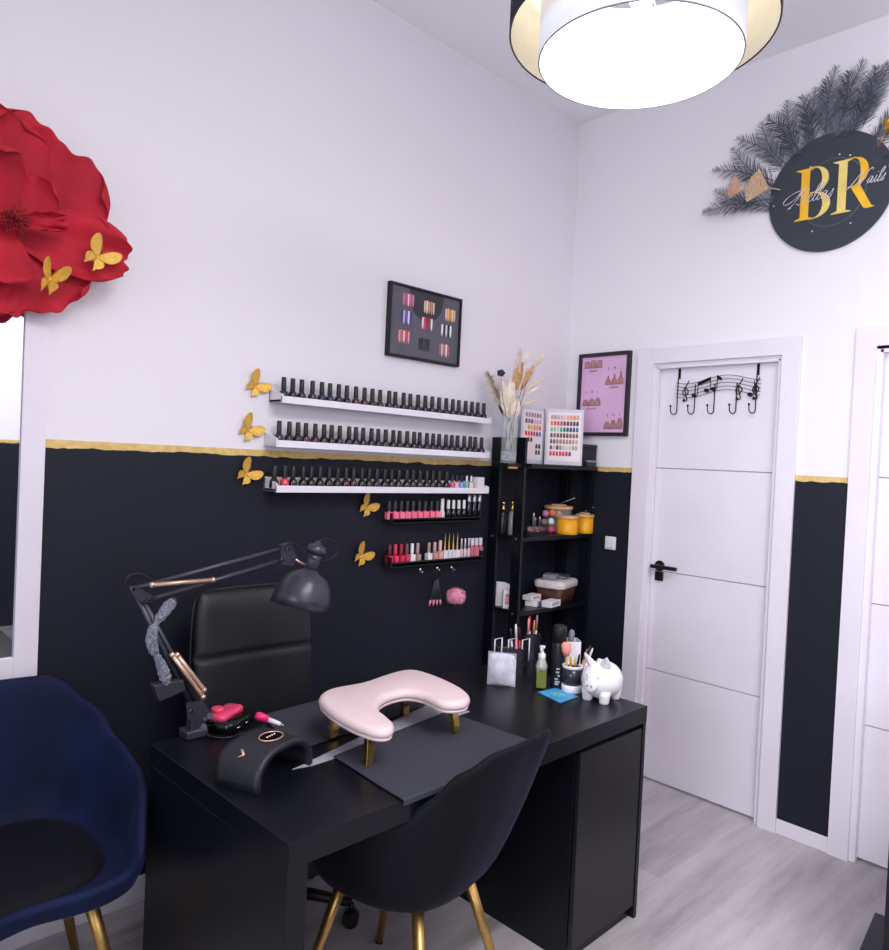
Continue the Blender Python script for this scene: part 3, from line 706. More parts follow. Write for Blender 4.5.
t = thing('small_carton', 'small white carton at the right end of the lowest white ledge', 'box', (x, YB, ledges[2][0]))
MB().box((x, YB, ledges[2][0]+.03), (.042, .04, .058)).build('carton_body', white_paper, t, bevel=.001); MB().box((x, YB, ledges[2][0]+.0595), (.043, .041, .002)).build('lid_flap', white_pl, t)

# ------------------------------------------------------------------ the two short black shelves
bsh = []; SD = .064
for pl, pr, zf, lab in (((382, 517.5), (481, 515), (402, 519), 'upper short black shelf with pink bottles on the black wall'), ((381, 563), (483, 558), (392, 563), 'lower short black shelf with red bottles and hooks under it')):
    xl, xr = onY(pl, Y0).x+.012, onY(pr, Y0-SD).x-.012; zf = onY(zf, Y0-.036).z-.012
    t = thing('small_wall_shelf', lab, 'shelf', ((xl+xr)/2, Y0, zf), 0, 'short black wall shelves')
    MB().bb((xl-.006, Y0-SD, zf), (xr+.006, Y0, zf+.012)).build('base_board', black_matte, t, bevel=.001)
    MB().bb((xl-.006, Y0-SD, zf-.004), (xr+.006, Y0-SD+.005, zf+.017)).build('front_lip', black_matte, t, bevel=.001)
    for xe in (xl-.012, xr+.006): MB().bb((xe, Y0-SD, zf), (xe+.006, Y0, zf+.04)).build('end_panel', black_matte, t, bevel=.001)
    bsh.append((zf+.012, xl, xr, t))
YS = Y0-.038
def onshelf(k, px, proto, lab, grp): put(proto, onY((px, 545), YS).x, YS, bsh[k][0], lab, 'nail polish', grp, random.uniform(-.2, .2))
darkcap = mat('smoke_cap', (44, 44, 54), .3, var=0)
pk = bottle_proto('nail_polish_bottle', varnish('candy_pink', (250, 120, 150)), darkcap, H=.076, square=True, r=.0135, capr=.0075, caplen=.040)
for i in range(9): onshelf(0, 387.5+i*6.0, pk, 'square candy pink polish bottle with dark cap on the upper black shelf', 'pink bottles on the upper black shelf')
onshelf(0, 440.5, bottle_proto('nail_polish_bottle', whitecap, whitecap, H=.086, caplen=.05, r=.0125, capr=.0085), 'all white polish bottle right of the pink row on the upper black shelf', None)
wk = bottle_proto('nail_polish_bottle', DARKS[0], whitecap, H=.08, caplen=.04, r=.012, capr=.0075)
for i in range(4): onshelf(0, 446.5+i*5.2, wk, 'dark polish bottle with white cap in the right half of upper black shelf', 'white-capped bottles on the upper black shelf')
tk = bottle_proto('nail_polish_bottle', DARKS[0], silvercap, H=.104, caplen=.034, r=.012, capr=.010)
for i in range(3): onshelf(0, 467+i*5.2, tk, 'taller dark bottle with broad silver cap at right end of upper black shelf', 'silver-capped bottles on the upper black shelf')
for px, c, cp, nm, lab in ((390, (170, 24, 56), (110, 26, 46), 'crimson', 'dark crimson polish bottle at the left end of lower black shelf'), (395.6, (228, 40, 84), (226, 50, 92), 'raspberry', 'raspberry polish bottle with matching cap, second on lower black shelf'),
                       (401.4, (206, 34, 66), (160, 34, 56), 'cherry', 'cherry red polish bottle with dark red cap, third on lower black shelf'), (407, (216, 40, 76), (120, 70, 86), 'ruby', 'ruby polish bottle with mauve cap, fourth on lower black shelf'),
                       (412.3, (236, 234, 238), (236, 234, 238), 'white', 'plain white polish bottle with white cap beside the reds, lower black shelf'), (417.8, (176, 136, 136), (182, 150, 150), 'taupe', 'taupe polish bottle with taupe cap before the gap, lower black shelf'),
                       (429, (236, 234, 236), (160, 136, 130), 'chalk', 'white polish bottle with taupe cap right of the gap, lower black shelf'), (434.8, (206, 150, 150), (196, 160, 160), 'dusty', 'dusty rose polish bottle with pale mauve cap, lower black shelf'), (440.2, (232, 176, 166), (230, 190, 180), 'peach', 'peach polish bottle with tall peach cap, lower black shelf')):
    onshelf(1, px, bottle_proto('nail_polish_bottle', varnish(nm, c), mat('cap_'+nm, cp, .3, var=0), H=.078 if px < 439 else .084, square=True, r=.0125, capr=.0078, caplen=.042), lab, None)
sp = bottle_proto('liner_bottle', whitecap, gold, H=.115, caplen=.072, spike=True, square=True, r=.011, capr=.006)
for i in range(4): onshelf(1, 445+i*4.1, sp, 'white liner bottle with long pointed gold cap on the lower black shelf', 'gold-spike bottles on the lower black shelf')
st_ = bottle_proto('nail_polish_bottle', varnish('shell', (220, 196, 200)), silvercap, H=.088, caplen=.046, r=.009, capr=.0055)
for i in range(3): onshelf(1, 461.5+i*3.6, st_, 'slim shell pink bottle with silver cap right of the gold spikes, lower black shelf', 'slim bottles on the lower black shelf')
lp = bottle_proto('nail_polish_bottle', varnish('rosy_label', (216, 120, 136)), mat('cap_lilac_white', (214, 206, 220), .3, var=0), H=.086, caplen=.034, r=.011, square=True, capr=.010)
for i in range(3): onshelf(1, 472+i*4.1, lp, 'rosy square bottle with broad pale cap at right end of lower black shelf', 'pale-capped bottles on the lower black shelf')
for px in ((420, 569.5), (437, 568), (451.5, 567.5)):
    p = onY(px, Y0-SD-.004); q = MB(); q.ell(p, (.007, .007, .007), 8); q.tube([p, p+V((0,-.004,-.012)), p+V((0,-.014,-.014)), p+V((0,-.018,-.004))], .0022, 6); q.build('hook', chrome, bsh[1][3])
# keyring fan of swatch sticks and the pompom, hanging from the hooks
p = onY((437, 575), Y0-SD-.020)
t = thing('swatch_stick_keyring', 'dark ring of charcoal nail swatch sticks with pink tips hanging under the black shelf', 'keyring', p - V((0, 0, .15)))
q = MB(); q.tube([p+V((.022*math.sin(a), 0, .022*math.cos(a))) for a in [2*PI*i/24 for i in range(25)]], .0026, 6, caps=False); q.build('ring', black_metal, t)
stick = mat('charcoal_stick', (62, 64, 74), .5)
for i in range(4):
    a0 = p + V((-.004+.002*i, -.003*i+.004, -.02)); a1 = p + V((-.028+i*.016, -.003*i+.004, -.108)); a2 = a1 + (a1-a0).normalized()*.026
    q = MB(); q.tube([a0, a1], [.0035, .0068], 8, flat=.4); o = q.build('swatch_stick', stick, t)
    q = MB(); q.tube([a1, a1.lerp(a2, .6), a2], [.0070, .0068, .003], 8, flat=.5); q.build('painted_tip', pink_soft, o)
p = onY((456, 596), Y0-SD-.016)
t = thing('pompom_keyring', 'fluffy pink pompom keyring hanging below the lower black shelf', 'pompom', p - V((0, 0, .045)))
q = MB(); rnd = random.Random(3)
q.ell(p, (.036,)*3, 14)
for i in range(900):
    z = rnd.uniform(-1, 1); a = rnd.uniform(0, 2*PI); s_ = math.sqrt(1-z*z); d = V((s_*math.cos(a), s_*math.sin(a), z))
    e = p + (d + V((rnd.uniform(-.2,.2), rnd.uniform(-.2,.2), rnd.uniform(-.25,.15)))).normalized()*rnd.uniform(.042, .05); b_ = p+d*.034; w_ = d.orthogonal().normalized()*.0016
    q.add([b_-w_, b_+w_, e], [(0,1,2)])
q.build('fur_ball', pink_pom, t)
q = MB(); q.tube([p+V((0,0,.045)), onY((452, 569), Y0-SD-.016)], .0016, 6); q.build('cord', black_pl, t)

# ------------------------------------------------------------------ black shelving unit in the corner
SX0, SX1, SYF, ST = 2.634, 3.194, 2.185, 1.508
t = thing('shelving_unit', 'tall black open shelving unit in the room corner behind the desk', 'shelf', ((SX0+SX1)/2, Y0-.13, 0)); unit = t
YB_ = Y0-.003
for x in (SX0, SX1-.016):
    for ya, yb in ((SYF, SYF+.055), (YB_-.055, YB_)): MB().bb((x, ya, 0), (x+.016, yb, ST)).build('upright', black_lam, t, bevel=.001)
for z in (ST-.02, 1.145, .797, .42, .07): MB().bb((SX0+.016, SYF-(.03 if z > 1.4 else 0), z), (SX1-.016, YB_, z+.02)).build('shelf_board', black_lam, t, bevel=.001)
MB().bb((SX0, SYF, ST), (SX0+.016, YB_, 1.628)).build('end_guard', black_lam, t, bevel=.001)
MB().bb((SX0-.10, 2.195, ST-.018), (SX0, 2.295, ST-.002)).build('side_bracket', black_lam, t, bevel=.001)
q = MB(); q.bb((SX0-.095, 2.2, ST-.026), (SX0-.03, 2.206, ST-.018)); q.build('bracket_trim', gold, t)
scr = mat('screw_grey', (150, 150, 160), .4, .5, var=0)
for y, z in ((SYF+.02, ST-.01), (SYF+.05, ST-.01), (SYF+.03, 1.155), (SYF+.03, .807), (YB_-.03, ST-.01), (YB_-.03, 1.155)):
    q = MB(); q.cyl((SX0-.002, y, z), (SX0, y, z), .0042, n=10); q.build('screw', scr, t)

# vase with dried flowers
vx, vy, vz = 2.583, 2.243, ST-.002
t = thing('glass_vase', 'square clear glass vase of dried flowers beside the shelving unit top', 'vase', (vx, vy, vz))
q = MB(); hw, H = .036, .215; Rz = Matrix.Rotation(.75, 3, 'Z')
def sq(h_, z): return [V((vx, vy, 0)) + Rz @ V((a*h_, b*h_, z)) for a, b in ((-1,-1),(1,-1),(1,1),(-1,1))]
rows = [sq(hw, vz), sq(hw, vz+H), sq(hw-.003, vz+H), sq(hw-.003, vz+.012)]
vs = [p for r in rows for p in r]
q.add(vs, [(3,2,1,0)] + [(k*4+i, k*4+(i+1)%4, (k+1)*4+(i+1)%4, (k+1)*4+i) for k in range(3) for i in range(4)] + [(12,13,14,15)])
q.build('glass_wall', glass, t)
MB().box((vx, vy, vz+.0335), (.064, .064, .042), .75).build('glass_pebbles', mat('pale_gravel', (150, 152, 164), .35, var=.35, scale=120), t)['kind'] = 'stuff'
vb = V((vx, vy, vz+.058)); vt = V((vx, vy, vz+H))
def flo(px, dy=0.0):   # a point of the bouquet, a little in front of or behind the vase axis
    d = _d(px); k = (vx*.8+vy*.6)/(d.x*.8+d.y*.6) + dy; return CAM + d*k
def stalk(name, label, pts, r, m, extra=None, cat='dried flower'):
    P = [vb + V((random.uniform(-.018,.018), random.uniform(-.018,.018), 0)), vt + V((random.uniform(-.02,.02), random.uniform(-.02,.02), -.04))] + pts
    P = cat_rom(P, 5); n = len(P)
    t = thing(name, label, cat, P[0], 0, 'dried flowers in the glass vase')
    q = MB(); q.tube(P, [r*(1-.45*i/n) for i in range(n)], 6); q.build('stem', m, t)
    if extra: extra(t, P)
    return t
def leafblade(q, a, b, w, nrm, bend=.01, m=0, fr=0):
    a, b = V(a), V(b); ax = b-a; sd = ax.cross(V(nrm)).normalized(); up = sd.cross(ax).normalized()
    def fn(u, v):
        s = (u-.5)*2; k = math.sin(PI*min(1, v*.93+.05))**.7
        return a + ax*v + sd*(s*w*k) + up*(bend*math.sin(v*PI) + .25*w*abs(s) + fr*math.sin(v*40)*abs(s)*w)
    q.grid(fn, 6, 16, m)
view = V((-.8, -.6, 0))
def spear(px0, px1, w, m, name='dried_leaf'):
    def f(t, P):
        q = MB(); leafblade(q, flo(px0), flo(px1, -.01), w, view, .012, 0, .05); q.build(name, m, t)
    return f
def plume(px0, px1, w, m, n=160, seed=1):
    def f(t, P):
        rnd = random.Random(seed); a, b = flo(px0), flo(px1, -.01); ax = b-a; q = MB()
        for i in range(n):
            s = rnd.random()**.8; p = a + ax*s; d = (ax.normalized()*.9 + V((rnd.uniform(-1,1), rnd.uniform(-1,1), rnd.uniform(-.6,.6)))).normalized()
            L_ = w*(1.15-.7*s)*rnd.uniform(.6, 1.2); e = p + d*L_ + V((0,0,-.2*L_)); m_ = (p+e)/2 + V((0,0,.12*L_)); k = d.orthogonal().normalized()*.0014
            q.add([p-k, p+k, m_+k, m_-k, e], [(0,1,2,3),(3,2,4)])
        q.build('plume', m, t)
    return f
pale = mat('dried_ivory', (232, 220, 204), .8, var=.08, scale=60); greyp = mat('dried_blush', (214, 190, 186), .85, var=.1, scale=40)
stalk('dried_palm_spear', 'tall pale blush palm spear at the top of the dried bouquet', [flo((516, 395)), flo((520, 362))], .0018, tan, spear((514, 385), (521, 347), .017, greyp))
stalk('dried_palm_spear', 'rounded ivory leaf right of the tallest spear in dried bouquet', [flo((521, 392), -.01), flo((527, 368), -.01)], .0016, dkbrown, spear((523, 366), (531, 350), .014, pale))
stalk('dried_bunny_tail', 'ivory bunny tail seed head leaning to the upper right of the bouquet', [flo((524, 395)), flo((536, 366))], .0016, tan, spear((536, 366), (544, 353), .011, cream))
stalk('dried_leaf_spray', 'broad tan dried leaf in the middle of the bouquet', [flo((516, 410), -.02), flo((519, 385), -.02)], .002, tan, spear((514, 392), (522, 362), .022, tan))
stalk('dried_leaf_spray', 'folded tan leaf with brown edge right of centre in dried bouquet', [flo((520, 405), -.02), flo((527, 380), -.02)], .002, dkbrown, spear((521, 390), (534, 365), .014, tan))
stalk('pampas_plume', 'wispy cream pampas plume on the left of the dried bouquet', [flo((503, 408)), flo((497, 392))], .0016, cream, plume((504, 408), (489, 374), .085, pale, 620, 4))
stalk('grass_stem', 'curved straw grass arching right from the dried bouquet', [flo((522, 392)), flo((534, 386)), flo((546, 377))], .0018, cream, spear((524, 391), (546, 376), .006, cream))
stalk('grass_stem', 'drooping pale grass reaching lower right from the dried bouquet', [flo((524, 396)), flo((538, 386)), flo((547, 392))], .0018, cream, spear((524, 396), (540, 386), .006, pale))
stalk('grass_stem', 'short straw grass pointing right at the base of bouquet', [flo((520, 405)), flo((536, 400))], .0016, cream, spear((518, 406), (538, 399), .006, cream))
def bloom(t, P):
    q = MB()
    for k in range(5): q.ell(flo((500+2.2*math.cos(k*1.25)+1, 373+2*math.sin(k*1.25)), -.02), (.010, .010, .008), 8)
    q.build('leaf_rosette', sage, t)
stalk('dark_green_sprig', 'dark green sprig with small rosette at upper left of bouquet', [flo((503, 400), -.02), flo((501, 378), -.02)], .0016, dkbrown, bloom)
stalk('dried_dark_sprig', 'thin dark brown twig low on the left side of bouquet', [flo((505, 415), -.02), flo((500, 405), -.02)], .002, dkbrown, spear((504, 416), (498, 404), .006, dkbrown))
for i, (p0, p1, lab) in enumerate((((507, 420), (503, 380), 'thick bleached white stalk on the left of bouquet'), ((511, 415), (512, 376), 'bleached white curled leaf in the bouquet centre'), ((514, 420), (518, 398), 'short bleached leaf right of centre low in the bouquet'))):
    stalk('bleached_leaf', lab, [flo(p0, -.03), flo(((p0[0]+p1[0])/2+1, (p0[1]+p1[1])/2), -.03)], .003, pale, spear(p0, p1, .02, pale))
for i, (a_, b_) in enumerate(((-.02, 0), (0, .012), (.018, -.006))):
    pass

# colour chart book, standing open
z = ST+.001; sp_ = V((2.937, 2.322, z)); le = V((2.735, 2.298, z)); re = V((3.052, 2.165, z)); BH = .28
t = thing('colour_chart_book', 'open white colour chart book of varnish swatches standing on the shelving top', 'book', sp_)
def page(a, b, nm, cols, seed, u0=.12, u1=.88, v0=.09, mis=()):
    ax = (b-a); L_ = ax.length; ax = ax.normalized(); nr = ax.cross(V((0,0,1))).normalized()
    if nr.dot(view) < 0: nr = -nr
    q = MB(); q.poly([a, b, b+V((0,0,BH)), a+V((0,0,BH))], nr*-.008); cv = q.build(nm, mat('marbled_cover', (208, 204, 218), .45, var=.05), t, bevel=.002)
    q = MB(); i_ = .06; q.poly([a+ax*L_*i_+nr*.0002+V((0,0,.02)), a+ax*L_*(1-i_)+nr*.0002+V((0,0,.02)), a+ax*L_*(1-i_)+nr*.0002+V((0,0,BH-.016)), a+ax*L_*i_+nr*.0002+V((0,0,BH-.016))], nr*.001); q.build('white_insert', mat('swatch_card', (238, 226, 230), .5, var=.01), cv)
    for r_, rowc in enumerate(cols):
        q = MB(); ms = []
        for c_, cc in enumerate(rowc):
            if cc is None: continue
            ms.append(mat('swatch_%d_%d_%d' % cc, cc, .2, var=0))
            ctr = a + ax*L_*(u0+(u1-u0)*(c_+.5)/len(rowc)) + nr*.0014 + V((0, 0, BH*(1-v0-(r_+.5)*.108)))
            nail_tip(q, ctr, L_*(u1-u0)/len(rowc)*.78, .0235, nr, ax, V((0,0,1)), len(ms)-1)
        q.build('swatch_row', ms, cv)
    return cv
R9 = [[(190,150,150),(176,140,150),(196,160,170),(214,170,176),(230,180,176),(236,160,140),(234,150,120),(226,150,90),(224,160,120)],
      [(226,110,90),(224,70,70),(214,60,70),(190,40,60),(140,30,60),(110,24,60),(120,40,80),(80,26,60),(60,24,50)],
      [(120,190,150),(150,200,170),(190,220,190),(60,160,110),(20,110,90),(16,70,90),(20,60,110),(30,60,120),(40,80,150)],
      [(90,80,80),(120,110,100),(100,80,60),(110,70,50),(96,50,40),(110,60,50),(130,80,60),(120,90,70),(120,100,80)],
      [(130,80,90),(120,70,90),(160,110,110),(150,120,110),(170,130,120),(180,140,130),(170,130,110),(190,150,130),(200,170,140)],
      [(110,80,120),(190,180,190),(60,50,70),(150,140,150),(200,190,190),(210,200,200),(214,200,180),(180,150,120),(190,160,130)],
      [(226,50,70),(220,40,60),(210,40,70),(190,30,60),(180,40,80),(150,30,60),(110,24,50),None,None]]
page(sp_+V((.006, -.006, 0)), re, 'right_page', R9, 1)
L6 = [[(170,150,170),(180,160,180),(160,140,160),(176,150,170),(150,130,150),(170,150,160)],[(120,100,120),(140,110,130),(120,100,110),(226,190,200),(226,180,190),(220,180,190)],
      [None,(236,170,60),(240,200,90),(240,160,80),(236,150,100),(232,120,80)],[(236,70,60),(240,90,90),(230,60,90),(226,80,70),(70,90,170),(90,120,190)],[None,(140,50,50),(120,60,70),None,None,None],
      [None,None,None,None,(70,70,80),(60,60,70)],[None,None,None,None,(90,90,100),(80,80,90)]]
page(le, sp_+V((-.006, -.002, 0)), 'left_page', L6, 2)
MB().box(sp_+V((0, .006, BH/2)), (.016, .008, BH), .3).build('spine', mat('silver_spine', (170, 168, 182), .4, .2), t)

# dark boxes at the right end of the top board
t = thing('black_storage_box', 'plain black box on shelving unit top, right of the colour chart', 'box', (3.11, 2.27, ST))
MB().bb((3.05, 2.172, ST), (3.188, 2.30, ST+.095)).build('box_body', black_matte, t, bevel=.003); MB().bb((3.048, 2.170, ST+.095), (3.190, 2.302, ST+.112)).build('box_lid', black_pl, t, bevel=.003)
t = thing('grey_case', 'flat dark grey case in front of the black box on the shelving top', 'case', (3.11, 2.194, ST))
MB().bb((3.09, 2.158, ST), (3.17, 2.168, ST+.022)).build('case_body', smoke, t, bevel=.002); MB().bb((3.09, 2.158, ST+.022), (3.17, 2.168, ST+.032)).build('case_lid', grey_pl, t, bevel=.002)

# upper shelf goods
z1 = 1.1655
def oil(px, body, cap, lab, h_, r):
    p = onX(px, SX0+.06); p.z = z1
    t = thing('oil_bottle', lab, 'bottle', p)
    q = MB(); q.lathe([(r, 0), (r*1.05, .004), (r*1.05, h_*.62), (r*.7, h_*.7), (r*.45, h_*.72)], p, 16); q.build('glass_body', body, t)
    q = MB(); q.lathe([(r*.62, h_*.72), (r*.62, h_*.80), (r*.42, h_*.82), (r*.42, h_*.9), (r*.6, h_*.92), (r*.6, h_)], p, 14); q.build('cap', cap, t)
oil((502, 533), smoke, gold_pol, 'dark bottle with gold dropper top on upper shelf, left end', .155, .017)
oil((511.5, 534), mat('pale_oil', (150, 150, 140), .08, var=.05, coat=.6), gold_pol, 'clear pale bottle with gold top beside the dark one, upper shelf', .16, .017)
p = onZ((537, 531), z1)
t = thing('pink_tray', 'small pink patterned tray on the upper shelf beside the glass jar', 'tray', (p.x, p.y, z1))
MB().box((p.x, p.y, z1+.012), (.10, .06, .024), .2).build('tray_body', mat('pink_patterned_card', (206, 150, 160), .5, var=.5, scale=70), t, bevel=.002)
for k, (dx, hh) in enumerate(((-.038, .07), (-.012, .045), (.012, .05))):
    pb = V((p.x+dx, p.y-.005+.01*(k % 2), z1+.024)); tt = thing('glass_vial', ('tallest small clear vial standing in the pink tray', 'shortest small clear vial in the pink tray', 'right small clear vial in the pink tray')[k], 'vial', pb)
    q = MB(); q.lathe([(.006, 0), (.006, hh*.6), (.004, hh*.7)], pb, 10); q.build('glass_body', grey_pl, tt); q = MB(); q.lathe([(.0045, hh*.7), (.0045, hh)], pb, 10); q.build('cap', white_pl, tt)
def jar(px, r, h_, lab, wax=None, knob=False, zz=z1):
    p = onZ(px, zz) if not isinstance(px, V) else px; p.z = zz
    t = thing('storage_jar', lab, 'jar', p)
    if wax:
        q = MB(); q.lathe([(r*.96, 0), (r, .006), (r, h_), (r*.985, h_)], p, 32); q.build('jar_body', wax, t)
    else:
        q = MB(); q.lathe([(r*.96, 0), (r, .006), (r, h_), (r-.003, h_), (r-.003, .006), (.0001, .005)], p, 32); q.build('jar_body', jar_glass, t)
    q = MB(); q.lathe([(r*1.06, h_), (r*1.08, h_+.004), (r*1.06, h_+.014), (r*.98, h_+.016)], p, 32); ld = q.build('wooden_lid', wood_lid, t)
    if knob: q = MB(); q.lathe([(r*.55, h_+.016), (r*.6, h_+.020), (r*.55, h_+.024)], p, 24); q.build('lid_knob', wood_lid, ld)
    return p, r, h_
def spoon(a, b, lab):
    t = thing('wax_spatula', lab, 'spatula', a); q = MB(); q.tube([a, a.lerp(b, .8), b], [.0035, .0032, .0045], 8, flat=.5); q.build('handle', mat('steel_handle', (190, 190, 200), .3, .7, var=0), t)
    q = MB(); q.ell(b, (.005, .005, .005), 8); q.build('tip', chrome, t)
pj, rj, hj = jar(V((onY((558, 520), 2.312).x, 2.312, z1)), .069, .118, 'wide clear jar of coloured balls with bamboo lid at the back of the upper shelf', knob=True)
a = V((pj.x+.0, pj.y-.01, z1+.147)); spoon(a, a+V((.055, -.045, .030)), 'steel spatula lying on the lid of the wide clear jar')
for (nm, c), px in zip([('mauve', (186,120,150)), ('orange', (226,120,70)), ('peach', (230,160,130)), ('grey green', (120,116,96)), ('white', (222,228,232)), ('raspberry', (206,70,120))], ((545.5,513.5),(552,513),(558.5,514.5),(544,522),(551,521.5),(551,529.5))):
    o_ = onY(px, pj.y-.030); t = thing('cotton_ball', '%s coloured ball inside the wide clear jar' % nm, 'ball', o_-V((0,0,.018)))
    MB().ell(o_, (.0175,)*3, 12).build('ball_body', mat('ball_'+nm.replace(' ', '_'), c, .6), t)
pa = jar((567, 534), .053, .078, 'nearer yellow wax jar with flat bamboo lid on the upper shelf', yellow)[0]
pb = jar((584, 533), .045, .082, 'right yellow wax jar with knobbed bamboo lid and spatula on top', yellow, True)[0]
a = V((pb.x, pb.y, z1+.112)); spoon(a, a+V((.05, -.03, .03)), 'steel spatula resting on the right yellow jar lid')

# lower shelf goods
z2 = .8175
p = onZ((558, 603), z2); p.z = z2
t = thing('lidded_bin', 'dark brown bin with cream lid on the lower shelf', 'box', p); rz = .25
q = MB()
def rr(w_, d_, r_, n=5):
    out = []
    for cx_, cy_, a0 in ((w_/2-r_, d_/2-r_, 0), (-w_/2+r_, d_/2-r_, PI/2), (-w_/2+r_, -d_/2+r_, PI), (w_/2-r_, -d_/2+r_, 3*PI/2)):
        out += [(cx_+r_*math.cos(a0+PI/2*i/n), cy_+r_*math.sin(a0+PI/2*i/n)) for i in range(n+1)]
    return out
def place(q, c, rz): 
    M_ = Matrix.Rotation(rz, 3, 'Z'); q.v = [V(c) + M_ @ v for v in q.v]; return q
bc = p + V((.03, .04, 0))
place(MB().pad(rr(.21, .15, .03), [(.014, 0), (.0, .08)]), bc, rz).build('bin_body', brown, t)
place(MB().pad(rr(.225, .165, .035), [(.004, .078), (0, .084), (0, .104), (.006, .112), (.02, .116)]), bc, rz).build('bin_lid', mat('cream_lid', (214, 206, 206), .4), t)
for dx, dy, dz, sx_, sy_, sz_, m_, lab in ((-.045, 0, .117, .08, .07, .026, grey_pl, 'grey packet lying on the left of the cream bin lid'), (.03, .0, .117, .10, .08, .016, mat('dull_silver_foil', (104, 104, 112), .4, .4), 'flat dull silver packet lying on the right of the cream bin lid')):
    c_ = bc + V((dx, dy, dz)); tt = thing('foil_packet', lab, 'packet', c_)
    MB().box(c_+V((0,0,sz_/2)), (sx_, sy_, sz_), rz+.2).build('packet_body', m_, tt, bevel=.006); MB().box(c_+V((0,0,sz_/2))+Matrix.Rotation(rz+.2,3,'Z')@V((sx_/2+.006,0,0)), (.014, sy_, .002), rz+.2).build('sealed_edge', m_, tt)
p = onZ((545, 606), z2)
def carton(px, d_, rz, lab, m_, mm, zz, name='small_carton'):
    p = onZ(px, zz) if not isinstance(px, V) else px; tt = thing(name, lab, 'box', (p.x, p.y, zz))
    MB().box((p.x, p.y, zz+d_[2]/2), d_, rz).build('carton_body', m_, tt, bevel=.001)
    M_ = Matrix.Rotation(rz, 3, 'Z'); MB().box(V((p.x, p.y, zz+d_[2]/2)) + M_ @ V((0, -d_[1]/2-.0004, 0)), (d_[0]*.7, .0008, d_[2]*.55), rz).build('printed_label', mm, tt); return p
pinkish = mat('pink_label', (206, 150, 156), .5, var=.3, scale=80); bluish = mat('blue_label', (120, 130, 180), .5, var=.3, scale=80)
c1 = carton((551, 606), (.10, .05, .03), .15, 'white carton in front of the brown bin on lower shelf', white_paper, mat('grey_label', (170, 166, 178), .5, var=.2, scale=60), z2)
c2 = carton((533, 605), (.075, .06, .026), .4, 'blue-labelled white carton left of the brown bin, lower shelf', white_paper, bluish, z2)
carton(c2+V((.0, .01, 0)), (.10, .05, .022), .2, 'slim white carton with pink label stacked on the blue-labelled one', white_paper, pinkish, z2+.028)
p = onZ((582, 598), z2)
t = thing('small_dropper_bottle', 'small dark bottle with white label right of the brown bin', 'bottle', (p.x, p.y, z2))
q = MB(); q.lathe([(.013, 0), (.014, .004), (.014, .034), (.008, .044)], (p.x, p.y, z2), 16); q.build('glass_body', smoke, t); q = MB(); q.lathe([(.0145, .008), (.0145, .030)], (p.x, p.y, z2), 16); q.build('label_band', grey_pl, t); q = MB(); q.lathe([(.008, .044), (.008, .066)], (p.x, p.y, z2), 12); q.build('cap', whitecap, t)
p = onX((500, 604), SX0+.05); t = thing('folded_leaflet', 'folded white leaflets standing at the left end of lower shelf', 'paper', (p.x, p.y, z2))
q = MB(); M_ = Matrix.Rotation(.95, 3, 'Z')
for k, an in enumerate((-.25, .1, .4)):
    M_ = Matrix.Rotation(-PI/4+an, 3, 'Z'); MB().box(V((p.x+.012*k, p.y-.004*k, z2+.058)), (.045, .0012, .116-.01*k), rot=M_ @ Matrix.Rotation(.08*k, 3, 'X')).build('sheet', white_paper, t)
p = onX((508, 609), SX0+.045); carton(V((p.x, p.y, 0)), (.055, .03, .088), -.72, 'white carton with pink print beside the leaflets, lower shelf left end', white_paper, pinkish, z2)
# ------------------------------------------------------------------ desk
DZ = .715; DRZ = .010
DO = V((.826, 1.249, 0)); DW, DD = 1.398, .665
t = thing('desk', 'black laminate pedestal desk standing in front of the left wall', 'desk', DO, DRZ); desk = t
def dbb(a, b): return MB().bb(a, b)
dbb((0, 0, DZ-.055), (DW, DD, DZ)).build('desktop', black_lam, t, local=True, bevel=.0015)
dbb((0, .002, 0), (.05, DD, DZ-.0555)).build('side_panel', black_lam, t, local=True, bevel=.001)
dbb((.05, DD-.09, .22), (DW-.375, DD-.072, DZ-.0555)).build('back_panel', black_lam, t, local=True)
PX = DW-.375
dbb((PX, .022, .0), (DW-.004, DD, DZ-.0555)).build('pedestal', black_lam, t, local=True, bevel=.001)
dr = dbb((PX+.004, .004, .045), (DW-.022, .020, DZ-.072)).build('pedestal_door', mat('black_door_laminate', (20, 20, 25), .36, var=.08, scale=50), t, local=True, bevel=.002)
dbb((DW-.018, .002, 0), (DW, .022, DZ-.0555)).build('side_panel', black_lam, t, local=True, bevel=.001)

# paper towels on the desk
def sheet(name, label, corners, z, m, drape=0, wav=.0012, group=None):
    c = [onZ(p, DZ) for p in corners]
    q = MB()
    def fn(u, v):
        a = c[0].lerp(c[1], u); b = c[3].lerp(c[2], u); p = a.lerp(b, v)
        p.z = z + wav*(1+math.sin(u*9+v*5)*math.sin(v*7)) 
        ed = 1 if (u in (0, 1) or v in (0, 1)) else 0
        return p + V((.0015*math.sin(v*60), .0015*math.sin(u*60), 0))*ed
    q.grid(fn, 30, 30)
    o = q.build(name, m, solid=.0012); return tag(o, label, 'paper towel', group)
sheet('paper_sheet', 'light grey sheet lying across the desk under both charcoal towels', [(292, 770), (313, 766), (470, 712), (438, 700)], DZ+.0008, grey_sheet, wav=.0002)
sheet('paper_towel', 'charcoal paper towel at the back of the desk behind the hand rest', [(262, 716), (294, 753), (424, 707), (372, 686)], DZ+.0026, grey_cloth, wav=.0004)
